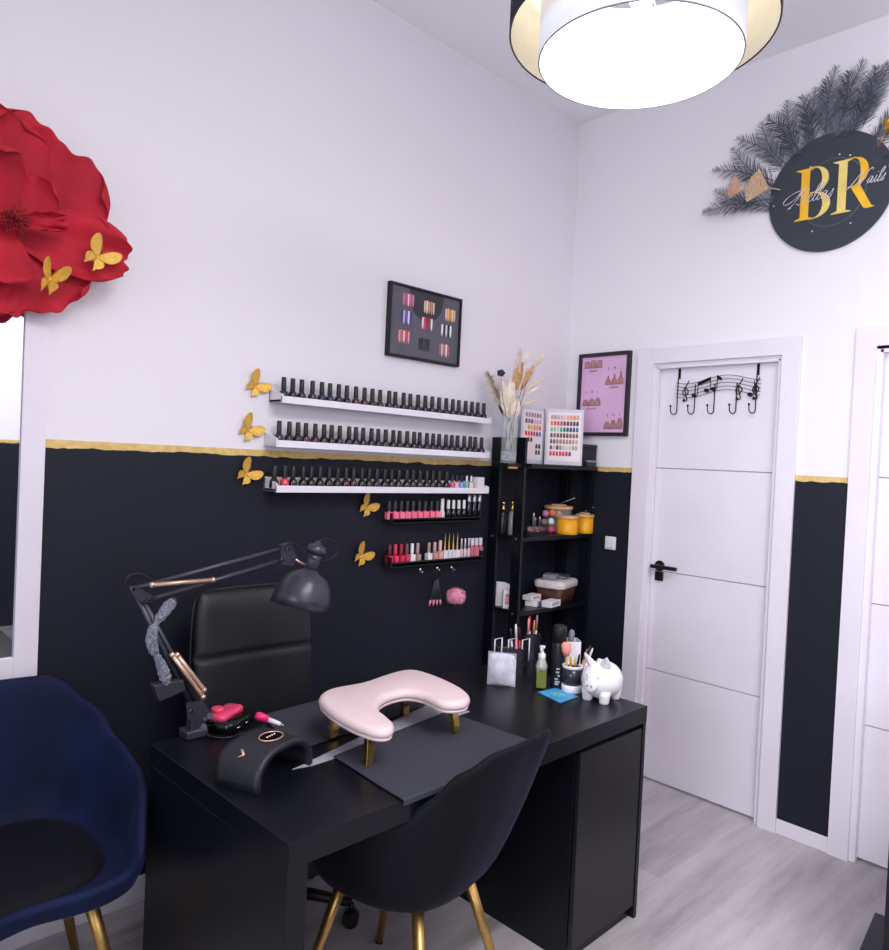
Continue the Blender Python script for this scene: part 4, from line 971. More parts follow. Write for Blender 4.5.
# nearer towel hangs a little over the front edge
c = [onZ(p, DZ) for p in ((333, 758), (403, 802), (522, 741), (446, 713))]
q = MB()
yf = lambda x: DO.y + math.tan(DRZ)*(x-DO.x) - .0035
A_, B_ = c[1], c[2]
def fn(u, v):
    a = c[0].lerp(V((c[1].x, yf(c[1].x), DZ)), min(1, u/.82)); b = c[3].lerp(V((c[2].x+.02, yf(c[2].x+.02), DZ)), min(1, u/.82)); p = a.lerp(b, v)
    p.z = DZ+.0045 + .0008*math.sin(u*8+v*6)
    if u > .82: p.z = DZ+.0045 - (u-.82)/.18*.014; p.y -= .004
    return p
q.grid(fn, 50, 30); tag(q.build('paper_towel', grey_cloth, solid=.0012), 'charcoal paper towel under the hand rest, draped over the desk front edge', 'paper towel')

# hand rest
pz = DZ+.088
out = [(319, 695), (331, 687), (362, 681), (383, 674), (402, 669), (418, 669), (440, 676), (461, 686), (470, 694), (466, 700), (453, 702), (439, 700), (424, 693), (408, 690), (392, 693), (381, 699), (379, 707), (387, 714), (394, 721), (392, 727), (381, 729), (366, 726), (347, 718), (329, 707)]
wp = [onZ(p, pz+.028) for p in out]
ar = sum(wp[i].x*wp[(i+1) % len(wp)].y - wp[(i+1) % len(wp)].x*wp[i].y for i in range(len(wp)))
if ar < 0: wp = wp[::-1]
wp = [(p.x, p.y) for p in cat_rom([V((p.x, p.y, 0)) for p in wp], 6, True)]
cx_, cy_ = sum(p[0] for p in wp)/len(wp), sum(p[1] for p in wp)/len(wp)
t = thing('manicure_hand_rest', 'pale pink padded hand rest on gold legs standing on the charcoal towel', 'hand rest', (cx_, cy_, DZ+.005))
q = MB().pad(wp, [(.010, pz), (.003, pz+.003), (0, pz+.008), (0, pz+.014), (.003, pz+.021), (.009, pz+.026), (.018, pz+.028)]); q.build('cushion', pinkpad, t)
q = MB().pad(wp, [(.004, pz-.006), (.003, pz+.0005)]); q.build('base_board', pinkpad, t)
for k, p in enumerate(((368, 765), (333, 737), (456, 733), (405, 715))):
    w_ = onZ(p, DZ+.005); q = MB(); s_ = .011; b_ = V((w_.x, w_.y, DZ+.0065)); tp = V((w_.x+(cx_-w_.x)*.06, w_.y+(cy_-w_.y)*.06+.006, pz-.006))
    ex, ey = V((.013, .002, 0)), V((-.001, .0075, 0))
    vs = [b_+ex*a+ey*b for a, b in ((-1,-1),(1,-1),(1,1),(-1,1))] + [tp+ex*a+ey*b for a, b in ((-1,-1),(1,-1),(1,1),(-1,1))]
    q.add(vs, [(3,2,1,0),(4,5,6,7)]+[(i,(i+1)%4,4+(i+1)%4,4+i) for i in range(4)]); q.build('leg', gold_pol, t, bevel=.001)

# arched nail lamp
uc = V((.962, 1.572, DZ+.0005)); ur = .34
t = thing('arched_nail_lamp', 'black arched nail curing lamp with rose gold touch button on the desk', 'nail lamp', uc, ur)
Wd, Dp, Hh = .106, .064, .087
def arch(u, v, off, k=1):
    a = PI*(u); 
    y = (v-.5)*2*Dp*(1 - .04*math.sin(a)); flare = 1 + .10*(abs(math.cos(a))**2)*(1-v)
    cxx, sxx = -math.cos(a), math.sin(a)
    return V((math.copysign(abs(cxx)**.75, cxx)*(Wd-off)*flare*(.9+.1*v), y, max(0, sxx)**.62*(Hh-off)*(1 - .10*(1-v)*0 + .05*v)))
uvm = mat('soft_touch_black', (32, 33, 42), .48, var=.03)
q = MB(); nu, nv = 40, 10
def shell(u, v):  # v wraps outer -> front edge -> inner -> back edge
    pass
q.grid(lambda u, v: arch(u, v, 0), nu, nv); q.grid(lambda u, v: arch(1-u, v, .014), nu, nv)
for vv in (0, 1):
    q.grid(lambda u, w, vv=vv: arch(u, vv, 0).lerp(arch(u, vv, .014), w), nu, 2)
for uu in (0, 1):
    q.grid(lambda v, w, uu=uu: arch(uu, v, 0).lerp(arch(uu, v, .014), w), nv, 1)
q.build('arched_shell', uvm, t, local=True)
topz = Hh*1.025
q = MB(); q.lathe([(.033, -.004), (.033, .0022), (.031, .003)], (0.006, -.008, topz-.001), 32, sx=1, sy=.75); q.build('touch_panel', mat('gloss_black', (10, 10, 12), .08, var=0), t, local=True)
q = MB(); q.tube([(.006+.0335*math.cos(2*PI*i/40), -.008+.0255*math.sin(2*PI*i/40), topz+.0016) for i in range(41)], .0016, 6, caps=False); q.build('rose_gold_rim', rosegold, t, local=True)
q = MB()
for k in range(4): q.ell((-.006+k*.009, -.006, topz+.0026), (.0024, .0020, .0008), 8)
q.build('touch_key', mat('lit_key', (255, 230, 225), .4, var=0, emit=.5), t, local=True)
q = MB()
def on_arch(u, v): return arch(u, v, -.0012)
c0 = (.245, .50)
for (a, b) in (((-.035, .09), (0, 0)), ((0, 0), (.05, .12))):
    pts = [on_arch(c0[0]+a[0], c0[1]+a[1]), on_arch(c0[0]+(a[0]+b[0])/2, c0[1]+(a[1]+b[1])/2), on_arch(c0[0]+b[0], c0[1]+b[1])]; q.tube(pts, .0034, 6, flat=.4)
q.build('chevron_mark', rosegold, t, local=True)

# electric nail drill: black control box with pink top, pink-white handpiece
p = onZ((236, 727), DZ); c = V((p.x-.01, p.y+.02, DZ+.0005)); rz = .55
t = thing('nail_drill_machine', 'nail drill control box, glossy black with hot pink top, behind the arched lamp', 'nail drill', c, rz)
MB().pad(rr(.135, .095, .022), [(.004, 0), (0, .005), (0, .026), (.004, .030)]).build('control_box', mat('gloss_black', (10,10,12), .08), t, local=True)
MB().pad([(x, y+.012) for x, y in rr(.115, .056, .016)], [(0, .029), (.0, .040), (.004, .045), (.012, .047)]).build('pink_cover', pink_hot, t, local=True)
q = MB(); q.lathe([(.016, .046), (.018, .048), (.018, .057), (.014, .060)], (-.03, .022, 0), 24); q.build('dial', pink_hot, t, local=True)
q = MB()
for k in range(2): q.tube([(-.04+k*.045, -.048, .012), (-.02+k*.045, -.048, .012)], .0022, 6)
q.build('chrome_accent', chrome, t, local=True)
q = MB(); q.tube(cat_rom([V((-.06, .02, .02)), V((-.09, .03, .02)), V((-.10, .0, .006)), V((-.09, -.05, .004)), V((-.03, -.07, .004))], 6), .0026, 6); q.build('cable', black_pl, t, local=True)
a, b = onZ((259, 716), DZ+.055), onZ((280, 724), DZ+.036); dd = (b-a)
t = thing('drill_handpiece', 'hot pink and white drill handpiece leaning beside the pink-topped control box', 'handpiece', V((a.x, a.y, DZ)))
q = MB(); q.tube([a-dd*.15, a, a+dd*.45], [.008, .0115, .010], 12); q.build('grip', mat('magenta', (226, 40, 110), .3), t)
q = MB(); q.tube([a+dd*.45, a+dd*.95, a+dd*1.05], [.007, .006, .0045], 12); q.build('nose', white_pl, t)
q = MB(); q.tube([a+dd*1.05, a+dd*1.2], [.002, .002], 8); q.build('bit', chrome, t)
q = MB(); q.tube([a+dd*.2-V((0,0,.02)), V((a.x+dd.x*.2, a.y+dd.y*.2, DZ+.0045))], [.006, .012], 10); q.build('rest_stand', black_pl, t)

# ------------------------------------------------------------------ articulated desk lamp, clamped at the rear left corner
YL = 1.90
L = lambda p, dy=0: onY(p, YL+dy)
base = L((190, 735)); base.z = DZ
t = thing('desk_lamp', 'black articulated desk lamp clamped to the rear left of the desk', 'desk lamp', V((base.x, base.y, DZ)))
q = MB(); q.box((base.x+.01, YL, DZ+.012), (.062, .055, .024)); q.build('clamp', lamp_metal, t, bevel=.006)
MB().box((base.x+.014, YL-.0, DZ+.044), (.04, .034, .045)).build('clamp_neck', lamp_metal, t, bevel=.005)
q = MB(); q.cyl(L((203, 727), -.02), L((203, 727), .02), .010, n=14); q.cyl(L((210, 716), -.03), L((210,716), .0), .009, n=12); q.build('clamp_knob', lamp_metal, t)
for dy in (-.019, .019):
    q = MB(); q.poly([L(p, dy) for p in ((186, 703), (203, 700), (210, 712), (206, 722), (188, 720))], (0, .003, 0)); q.build('hinge_plate', lamp_metal, t)
for a_, b_ in (((192, 706), (133, 589)), ((205, 716), (143, 600))):
    q = MB(); q.tube([L(a_), L(b_)], .0062, 8); q.build('lower_arm', lamp_metal, t)
for dy in (-.012, .012):
    q = MB(); q.poly([L(p, dy) for p in ((130, 586), (136, 586), (153, 596), (151, 602), (143, 603), (131, 592))], (0, .003, 0)); q.build('elbow_plate', lamp_metal, t)
for a_, b_ in (((133, 589), (288, 547)), ((149, 600), (283, 560))):
    q = MB(); q.tube([L(a_), L(b_)], .0062, 8); q.build('upper_arm', lamp_metal, t)
steel = mat('champagne_spring', (206, 176, 160), .3, .8, var=.1, scale=200)
for a_, b_ in (((152, 585), (213, 580)), ((172, 655), (203, 697)), ((177, 655), (204, 690))):
    q = MB(); A_, B_ = L(a_, -.014), L(b_, -.014); q.tube([A_, B_], .0058, 10)
    n = 26; ax = (B_-A_); s1 = ax.normalized().orthogonal().normalized(); s2 = ax.normalized().cross(s1)
    q.tube([A_+ax*(i/(n*6)) + (s1*math.cos(i*2*PI/6)+s2*math.sin(i*2*PI/6))*.0062 for i in range(n*6+1)], .0013, 4)
    for e in (A_, B_): q.ell(e, (.008,)*3, 8)
    q.build('spring', steel, t)
q = MB()
for p in ((133, 589), (143, 601), (150, 599), (288, 549), (282, 560), (191, 711), (205, 719), (294, 558)):
    e = L(p, -.016); q.cyl(e, e+V((0, -.004, 0)), .0052, n=10)
q.build('pivot_bolt', chrome, t)
q = MB(); q.poly([L(p, -.008) for p in ((281, 545), (290, 543), (297, 556), (293, 566), (281, 564))], (0, .016, 0)); q.build('head_hinge', lamp_metal, t)
q = MB(); q.tube([L((293, 558)), L((301, 563)), L((309, 566), 0)], .004, 8); q.build('head_bolt', steel, t)
hb = L((310, 571)); hd = (L((300, 606)) - hb).normalized(); hd = (hd + V((0, .02, 0))).normalized()
HM = rot_to(hd)
q = MB(); q.lathe([(.0225, -.005), (.026, .0), (.056, .014), (.077, .040), (.088, .082), (.091, .116), (.087, .116), (.083, .082), (.070, .042), (.048, .02), (.001, .006)], hb, 40, 0, HM); q.build('lamp_shade', lamp_metal, t)
q = MB(); q.lathe([(.022, .0), (.022, -.048), (.019, -.052)], hb, 24, 0, HM); q.lathe([(.012, -.05), (.029, -.056), (.033, -.066), (.026, -.080), (.010, -.086), (.009, -.094), (.001, -.096)], hb, 24, 0, HM); q.build('socket', lamp_metal, t)
q = MB(); q.ell(hb+hd*.07, (.03, .03, .036), 12, 0, HM); q.build('bulb', white_pl, t)
q = MB(); q.tube(cat_rom([L(p, -.02) for p in ((283, 546), (290, 543), (297, 545), (306, 553), (314, 559), (325, 561), (335, 556), (338, 547), (333, 540), (325, 539), (320, 541))], 6), .0022, 6)
q.build('cable', black_pl, t); q = MB(); q.tube(cat_rom([L(p, .01) for p in ((133, 590), (127, 587), (126, 580), (131, 575), (141, 574), (150, 579), (160, 584))], 6), .0022, 6); q.build('cable', black_pl, t)
wrap = mat('crumpled_clear_film', (176, 178, 196), .2, var=.3, scale=120, bump=1, trans=.55, ior=1.2, alpha=.75)
q = MB(); P = cat_rom([L(p, -.02) for p in ((174, 600), (167, 608), (157, 622), (152, 634), (153, 648), (160, 662), (165, 676), (167, 684))], 6); n = len(P)
rs = [.006+.008*abs(math.sin(i*.22+.3))+.004*random.random() for i in range(n)]; q.tube(P, rs, 9); o = q.build('plastic_wrap', wrap, t); o['label'] = 'crumpled clear plastic film tied along the lower arm'
q = MB(); q.tube([L((176, 598), -.02), L((171, 603), -.02)], .010, 8); q.build('wrap_tie', black_pl, t)
q = MB(); q.poly([L(p, -.022) for p in ((154, 686), (172, 682), (184, 680), (186, 690), (172, 697), (160, 702))], (0, .03, 0)); q.build('arm_clip', lamp_metal, t, bevel=.003)

# ------------------------------------------------------------------ things at the right end of the desk
z = DZ
pa_, pb_ = onZ((487, 684), z), onZ((515, 687), z)
ax = (pb_-pa_).normalized(); nrm = V((ax.y, -ax.x, 0)); nrm = -nrm if nrm.dot(view) < 0 else nrm
t = thing('wipes_pouch', 'square clear pouch of white pads standing at the back of the desk', 'pouch', (pa_+pb_)/2)
W_ = (pb_-pa_).length; Hp = .118
def pouch(u, v, k): return pa_ + ax*W_*u + V((0, 0, Hp*v)) + nrm*(k*.022*math.sin(PI*u)**.6*math.sin(PI*min(1, v*1.0))**.5*(1-.5*v) + .0015*k)
q = MB(); q.grid(lambda u, v: pouch(u, v, 1), 16, 16); q.grid(lambda u, v: pouch(1-u, v, -1), 16, 16); q.build('pouch_body', mat('frosted_pouch', (206, 204, 220), .3, var=.12, scale=30, bump=.4), t)
q = MB(); q.poly([pouch(u, v, 1)+nrm*.001 for u, v in ((.0, .83), (1, .83), (1, 1), (0, 1))], nrm*.0012); q.build('seal_strip', mat('grey_zip_strip', (160, 158, 176), .4), t)
q = MB(); q.poly([pouch(u, v, 1)+nrm*.0012 for u, v in ((.66, .05), (.95, .2), (.9, .75), (.78, .78))], nrm*.0008); q.poly([pouch(u, v, 1)+nrm*.0012 for u, v in ((.42, .03), (.62, .12), (.5, .16))], nrm*.0008, 0); q.build('pad', white_paper, t)

# clear acrylic organiser with pens and brushes behind the pouch
pc = onZ((527, 676), z); pc = V((pc.x+.02, pc.y+.02, z))
acr = mat('dark_acrylic', (34, 34, 42), .12, var=0, coat=.5)
t = thing('black_pen_organiser', 'black stepped pen organiser standing behind the green bottle on the desk', 'organiser', pc, -.7)
for dx, dy, hh in ((-.045, 0, .10), (.02, .03, .15)):
    q = MB(); w_, d_, th = .06, .06, .004; h_ = hh
    for a_, b_ in (((-w_/2, -d_/2), (w_/2, -d_/2+th)), ((-w_/2, d_/2-th), (w_/2, d_/2)), ((-w_/2, -d_/2+th), (-w_/2+th, d_/2-th)), ((w_/2-th, -d_/2+th), (w_/2, d_/2-th))): q.bb((dx+a_[0], dy+a_[1], 0), (dx+b_[0], dy+b_[1], h_))
    q.bb((dx-w_/2+th, dy-d_/2+th, 0), (dx+w_/2-th, dy+d_/2-th, th)); q.build('compartment', acr, t, local=True)
OM = Matrix.Translation(pc) @ Matrix.Rotation(-.7, 4, 'Z')
def pen(name, label, cat, base_, top_, r, m, tipm=None, group=None, head=None):
    a, b = V(base_), V(top_); t = thing(name, label, cat, a, 0, group); d = b-a
    q = MB(); q.tube([a, a+d*.72], [r*.8, r], 8); q.build('handle', m, t)
    q = MB()
    if head: q.tube([a+d*.72, a+d*.82, a+d*.95, b], [head*.6, head*.95, head, head*.55], 10)
    else: q.tube([a+d*.72, a+d*.93, b], [r*1.05, r, r*.5], 8)
    q.build('head', tipm or m, t); return t
pens = [((-.045,-.01,.19), (226,130,150), (240,240,242), 'pink and white pen in the front left of the black organiser'), ((-.03,.005,.175), (190,40,60), (60,20,30), 'red pen leaning in the front of the black organiser'), ((-.058,.01,.17), (236,234,238), (40,40,46), 'white pen with dark tip in the black organiser'),
        ((.005,.03,.205), (230,150,170), (230,150,170), 'tall soft pink brush in the rear of the black organiser'), ((.022,.02,.2), (214,160,140), (190,120,80), 'tan brush in the rear compartment of black organiser'), ((.035,.04,.215), (220,190,190), (150,120,120), 'blush handled brush at the back of black organiser'), ((.012,.045,.21), (235,235,238), (180,30,50), 'white pen with red end at the back of organiser')]
for i, ((x, y, h_), c1_, c2_, lab) in enumerate(pens):
    a = OM @ V((x*.8+(.0 if x < 0 else .005), y*.8+(0 if x < 0 else .006), .0045)); b = OM @ V((x*1.15, y*1.2-.004, h_))
    pen('nail_art_brush', lab, 'brush', a, b, .0042, mat('brush_%d' % i, c1_, .35, var=0), mat('brush_tip_%d' % i, c2_, .5, var=0), 'brushes and pens in the black organiser')
# wire frames between pouch and bottle: small silver-edged acrylic blocks
p = onZ((512, 677), z); p = V((p.x+.05, p.y+.055, z))
t = thing('acrylic_brush_stand', 'black brush stand with white edges standing behind the clear pouch', 'stand', p, -.7)
MB().bb((-.055, -.03, 0), (.055, .03, .10)).build('stand_body', acr, t, local=True, bevel=.003)
for x in (-.052, 0.0, .052): 
    q = MB(); q.tube([(x-.014, -.0325, .03), (x-.014, -.0325, .128), (x+.012, -.0325, .135), (x+.012, -.0325, .05)], .0032, 6); q.build('white_clip', white_pl, t, local=True)

# green bottle with pump
p = onZ((540.5, 688), z)
t = thing('pump_bottle', 'olive green liquid in a clear square pump bottle with white top', 'bottle', (p.x, p.y, z))
MB().box((p.x, p.y, z+.036), (.036, .036, .066), .75).build('bottle_body', green_liq, t, bevel=.004)
q = MB(); q.lathe([(.021, .066), (.021, .080), (.013, .104), (.011, .11)], p, 20); q.build('bottle_shoulder', mat('clear_shoulder', (170, 172, 160), .08, var=0, coat=.5), t)
q = MB(); q.lathe([(.012, .104), (.013, .108), (.013, .122), (.006, .126), (.005, .14), (.010, .142), (.010, .150)], p, 16); q.tube([p+V((0,0,.146)), p+V((-.022,-.012,.144)), p+V((-.026,-.014,.138))], .0035, 8); q.build('pump_head', white_pl, t)

# black spray can
p = onZ((555, 688), z); p = V((p.x+.012, p.y+.0, z))
t = thing('spray_can', 'tall black spray can with domed cap and silver lettering on the desk', 'spray can', p)
q = MB(); q.lathe([(.0225, 0), (.025, .004), (.025, .160), (.0235, .167)], p, 28); q.build('can_body', mat('black_can', (40, 40, 50), .3, .3), t)
q = MB(); q.lathe([(.0255, .163), (.0255, .208), (.023, .219), (.016, .224), (.001, .225)], p, 28); q.build('cap', black_matte, t)
q = MB(); fa = math.atan2(-.66, -.75)
for j, (zz_, w0, w1) in enumerate(((.016, -.5, .1), (.024, -.45, .3), (.034, -.5, 0), (.046, -.1, .25), (.058, -.35, .15), (.07, -.3, .2))):
    for k in range(7):
        a0 = fa + w0 + (w1-w0)*k/7; a1 = a0 + (w1-w0)/7*.6
        vs = [p+V((.0252*math.cos(a_), .0252*math.sin(a_), zz_+h_)) for h_ in (0, .0055) for a_ in (a0, a1)]; q.add(vs, [(0,1,3,2)])
q.build('printed_lettering', silver, t)

# white brush holder with window, and brushes
p = onZ((571, 690), z); p = V((p.x+.035, p.y+.045, z))
t = thing('white_organiser_box', 'tall white desk organiser box behind the brush cup', 'organiser', p, -.72)
q = MB(); w_, d_, h_, th = .074, .07, .165, .003
for a_, b_ in (((-w_/2, -d_/2), (w_/2, -d_/2+th)), ((-w_/2, d_/2-th), (w_/2, d_/2)), ((-w_/2, -d_/2+th), (-w_/2+th, d_/2-th)), ((w_/2-th, -d_/2+th), (w_/2, d_/2-th))): q.bb((a_[0], a_[1], 0), (b_[0], b_[1], h_))
q.bb((-w_/2+th, -d_/2+th, 0), (w_/2-th, d_/2-th, th)); q.build('box_body', white_pl, t, local=True, bevel=.001)
WM = Matrix.Translation(p) @ Matrix.Rotation(-.72, 4, 'Z')
pen('grey_handled_file', 'round grey handled brush standing in the tall white organiser box', 'brush', WM @ V((.0, .01, .0035)), WM @ V((.01, .0, .20)), .006, smoke, grey_pl, None, .011)
p2 = onZ((576, 694), z); p2 = V((p2.x+.012, p2.y+.028, z))
t = thing('brush_cup', 'white brush cup with dark glass window between blue card and piggy bank', 'cup', p2)
q = MB(); q.lathe([(.034, 0), (.036, .004), (.036, .028), (.033, .028), (.033, .004), (.001, .004)], p2, 28); q.build('cup_base', white_pl, t)
q = MB(); q.lathe([(.035, .028), (.035, .086), (.032, .086), (.032, .028)], p2, 28); q.build('window_band', mat('smoked_window', (48, 46, 56), .1, var=.1), t)
q = MB(); q.lathe([(.0362, .084), (.0362, .094), (.032, .094), (.032, .084)], p2, 28); q.build('rim', white_pl, t)
for i, (dx, dy, hh, c1_, c2_, hd_, lab) in enumerate(((-.022,.004,.17,(200,170,110),(236,150,140),.017,'large fluffy coral powder brush in the white brush cup'), (-.008,-.016,.13,(216,168,40),(216,168,40),None,'gold handled brush in the white brush cup'), (.004,-.01,.125,(190,140,40),(220,180,60),None,'second, shorter gold brush in the white brush cup'),
        (.012,.012,.13,(60,44,44),(30,26,28),None,'dark short handled brush in the white brush cup'), (.026,.016,.15,(200,140,120),(150,100,90),None,'rose brown brush leaning right in the brush cup'), (.030,.0,.165,(190,160,140),(60,50,50),None,'slim taupe brush leaning right in the brush cup'), (.034,-.012,.16,(224,224,232),(224,224,232),None,'white stick leaning furthest right in the brush cup'))):
    vr = V((.65, -.76, 0)); vd = V((.76, .65, 0))
    a = p2 + V((0,0,.006)) + vr*dx*.5 + vd*dy*.6; b = p2 + V((0,0,hh)) + vr*dx*(1.25 if dx < 0 else 1.9) + vd*dy
    pen('makeup_brush', lab, 'brush', a, b, .0038, mat('cup_brush_%d' % i, c1_, .35, var=0), mat('cup_brush_tip_%d' % i, c2_, .6, var=0), 'brushes in the white brush cup', hd_)

# blue card
c = [onZ(p, z) for p in ((538, 693), (560, 703.5), (578, 697.5), (556, 688.5))]
bluec = mat('blue_print', (70, 160, 214), .4, var=.1, scale=30)
t = thing('blue_card', 'blue printed card lying flat in front of the piggy bank', 'card', sum(c, V())/4)
q = MB(); q.poly([p+V((0,0,.0012)) for p in c], (0,0,.0026)); q.build('card_body', bluec, t)
ctr = sum(c, V())/4; q = MB(); q.poly([ctr+(p-ctr)*.45+V((0,0,.004)) for p in c], (0,0,.0004)); q.build('printed_patch', mat('teal_print', (96, 184, 190), .45, var=.3, scale=120), t)

# piggy bank
pf = onZ((599, 703), z); pc = V((pf.x+.045, pf.y+.022, z)); face = PI+.12
t = thing('piggy_bank', 'white glazed piggy bank at the right end of the desk', 'piggy bank', pc, face)
bz = .056
q = MB(); q.ell((0, 0, bz), (.066, .057, .053), 24)
for x, y in ((.034, .026), (.034, -.026), (-.034, .026), (-.034, -.026)): q.lathe([(.013, 0), (.0145, .004), (.016, .02), (.018, .035)], (x, y, 0), 16)
q.tube([(.045, 0, bz), (.066, 0, bz-.004), (.074, 0, bz-.005)], [.024, .0185, .0175], 20); q.ell((.0735, 0, bz-.005), (.004, .0175, .0165), 12)
q.build('body', white_gl, t, local=True)
for sy_ in (-1, 1):
    q = MB()
    def ear(u, v, sy_=sy_):
        s = (u-.5)*2; w_ = .017*(1-v**1.6)
        return V((.034+.012*v-.010*abs(s)*(1-v), sy_*(.020+.014*v)+s*w_, bz+.040+.034*v+.004*s*s))
    q.grid(ear, 8, 8); q.build('ear', white_gl, t, local=True, solid=.004)
q = MB()
for sy_ in (-1, 1): q.ell((.0772, sy_*.006, bz-.004), (.0014, .0024, .0032), 8)
q.build('nostril', mat('dusty_grey', (120, 104, 116), .5), t, local=True)
q = MB()
for sy_ in (-1, 1): q.ell((.0585, sy_*.017, bz+.018), (.0026, .0026, .0030), 8)
q.build('eye', mat('pale_eye', (176, 164, 178), .3), t, local=True)
q = MB(); q.box((-.004, 0, bz+.0505), (.03, .006, .006)); q.build('coin_slot', black_matte, t, local=True)
q = MB(); q.tube([(-.062+.0, .004*math.cos(i*.6), bz+.01+.004*math.sin(i*.6)) if i < 0 else (-.062-.0016*i, .007*math.sin(i*.7), bz+.012+.007*math.cos(i*.7)) for i in range(10)], .0036, 8); q.build('tail', white_gl, t, local=True)
q = MB()
for sy_ in (-1, 1): q.ell((.010, sy_*.006, bz+.055), (.005, .007, .005), 10)
q.ell((.010, 0, bz+.055), (.004, .004, .004), 8); q.build('bow', white_gl, t, local=True)

for ch in t.children:
    ch.data.transform(Matrix.Scale(1.2, 4))
# ------------------------------------------------------------------ chairs
def shell_chair(name, label, c, rz, rimz, rbot, rtop, seat_z, m_out, m_in, leg_m, leg_r, legs, front_cut=None, zb=.37, seat_r=.2, belly=.5):
    # rimz(a), rbot(a), rtop(a): a = angle from the back (0) round to the front (pi)
    t = thing(name, label, 'chair', c, rz)
    NA = 72; rows = 13; thk = .028
    def dirv(a): return V((math.sin(a), -math.cos(a), 0))
    q = MB()
    def prof(sa):
        a = abs(sa); zr, rb, rt = rimz(sa), rbot(a), rtop(sa); P = [(rb*.05, zb-.004), (rb*.6, zb-.003), (rb*.9, zb+.004)]
        for k in range(7):
            s = (k+.6)/6.6; P.append((rb + (rt-rb)*(s**belly if belly else s) , zb+.012 + (zr-.012-zb-.012)*s))
        P.append((rt-thk*.35, zr)); P.append((rt-thk*.85, zr-.004)); 
        zi = min(seat_z, zr-.02); ri = rb + (rt-rb)*max(0, min(1, (zi-zb)/max(.05, zr-zb)))**belly - thk
        for k in range(1, 5):
            s = k/4; P.append(((rt-thk)*(1-s) + ri*s, (zr-.014)*(1-s) + zi*s))
        P.append((ri*.5, zi-.004)); P.append((.001, zi-.004)); return P
    A = [prof(((2*PI*i/NA+PI) % (2*PI))-PI) for i in range(NA)]
    nr = len(A[0])
    q.grid(lambda u, v: None if False else (dirv(2*PI*round(u*NA)/NA)*A[round(u*NA) % NA][round(v*(nr-1))][0] + V((0,0,A[round(u*NA) % NA][round(v*(nr-1))][1]))), NA, nr-1, 0, wrap=True)
    q.build('upholstered_shell', m_out, t, local=True, sub=1)
    sq_ = [((seat_r*(abs(math.cos(x))**.7)*math.copysign(1, math.cos(x))), (seat_r*(abs(math.sin(x))**.7)*math.copysign(1, math.sin(x)))) for x in [2*PI*i/48 for i in range(48)]]
    MB().pad(sq_, [(.02, seat_z-.045), (.004, seat_z-.03), (0, seat_z-.01), (.012, seat_z+.012), (.05, seat_z+.022), (.11, seat_z+.026)]).build('seat_cushion', m_in, t, local=True)
    for (x0, y0, x1, y1) in legs:
        q = MB(); q.tube([(x0, y0, zb+.012), (x1, y1, .006)], [leg_r, leg_r*.66], 16); lg = q.build('leg', leg_m, t, local=True)
        q = MB(); q.cyl((x1, y1, .0), (x1, y1, .007), leg_r*.7, n=12); q.build('foot_glide', black_pl, lg, local=True)
    return t
def lerp(a, b, s): return a+(b-a)*s
def interp(tab):
    def f(a):
        a = abs(a)
        for (a0, v0), (a1, v1) in zip(tab, tab[1:]):
            if a <= a1:
                s = (a-a0)/(a1-a0); s = s*s*(3-2*s); return lerp(v0, v1, s)
        return tab[-1][1]
    return f
D_ = PI/180
def two_sided(lt, rt):
    a_, b_ = interp(lt), interp(rt)
    return lambda a: a_(a) if a < 0 else b_(a)
front_chair = shell_chair('shell_chair', 'dark velvet shell chair with brass legs pulled up to the desk front, seen from behind', V((1.347, 1.463, 0)), .24,
    two_sided([(0, .822), (18*D_, .818), (33*D_, .775), (46*D_, .71), (60*D_, .65), (100*D_, .62), (130*D_, .56), (150*D_, .50), (PI, .455)], [(0, .822), (20*D_, .82), (32*D_, .785), (42*D_, .71), (49*D_, .65), (100*D_, .62), (130*D_, .56), (150*D_, .50), (PI, .455)]),
    interp([(0, .19), (45*D_, .21), (90*D_, .20), (135*D_, .225), (PI, .20)]),
    two_sided([(0, .345), (20*D_, .33), (42*D_, .295), (60*D_, .285), (90*D_, .30), (135*D_, .30), (PI, .25)], [(0, .345), (22*D_, .375), (45*D_, .36), (90*D_, .31), (135*D_, .30), (PI, .25)]),
    .445, mat('ink_velvet', (7, 8, 17), .75, var=.25, scale=6, bump=.15, spec=.25, sheen=.12), velvet_dk, brass, .0165,
    [(.115, -.115, .205, -.215), (-.115, -.115, -.205, -.215), (.115, .12, .19, .215), (-.115, .12, -.19, .215)], zb=.372, belly=.75)
arm_chair = shell_chair('tub_armchair', 'navy velvet tub armchair with brass legs at the left edge, back to the mirror', V((.512, 2.045, 0)), PI,
    interp([(0, .835), (32*D_, .83), (56*D_, .75), (75*D_, .67), (105*D_, .635), (118*D_, .585), (132*D_, .47), (PI, .455)]),
    interp([(0, .225), (45*D_, .26), (90*D_, .25), (135*D_, .325), (PI, .24)]),
    interp([(0, .285), (45*D_, .335), (90*D_, .315), (120*D_, .335), (135*D_, .355), (PI, .26)]),
    .435, velvet, velvet_dk, brass, .018,
    [(.155, -.12, .25, -.20), (-.155, -.12, -.25, -.20), (.155, .13, .25, .19), (-.155, .13, -.25, .19)], zb=.385, seat_r=.225, belly=.8)

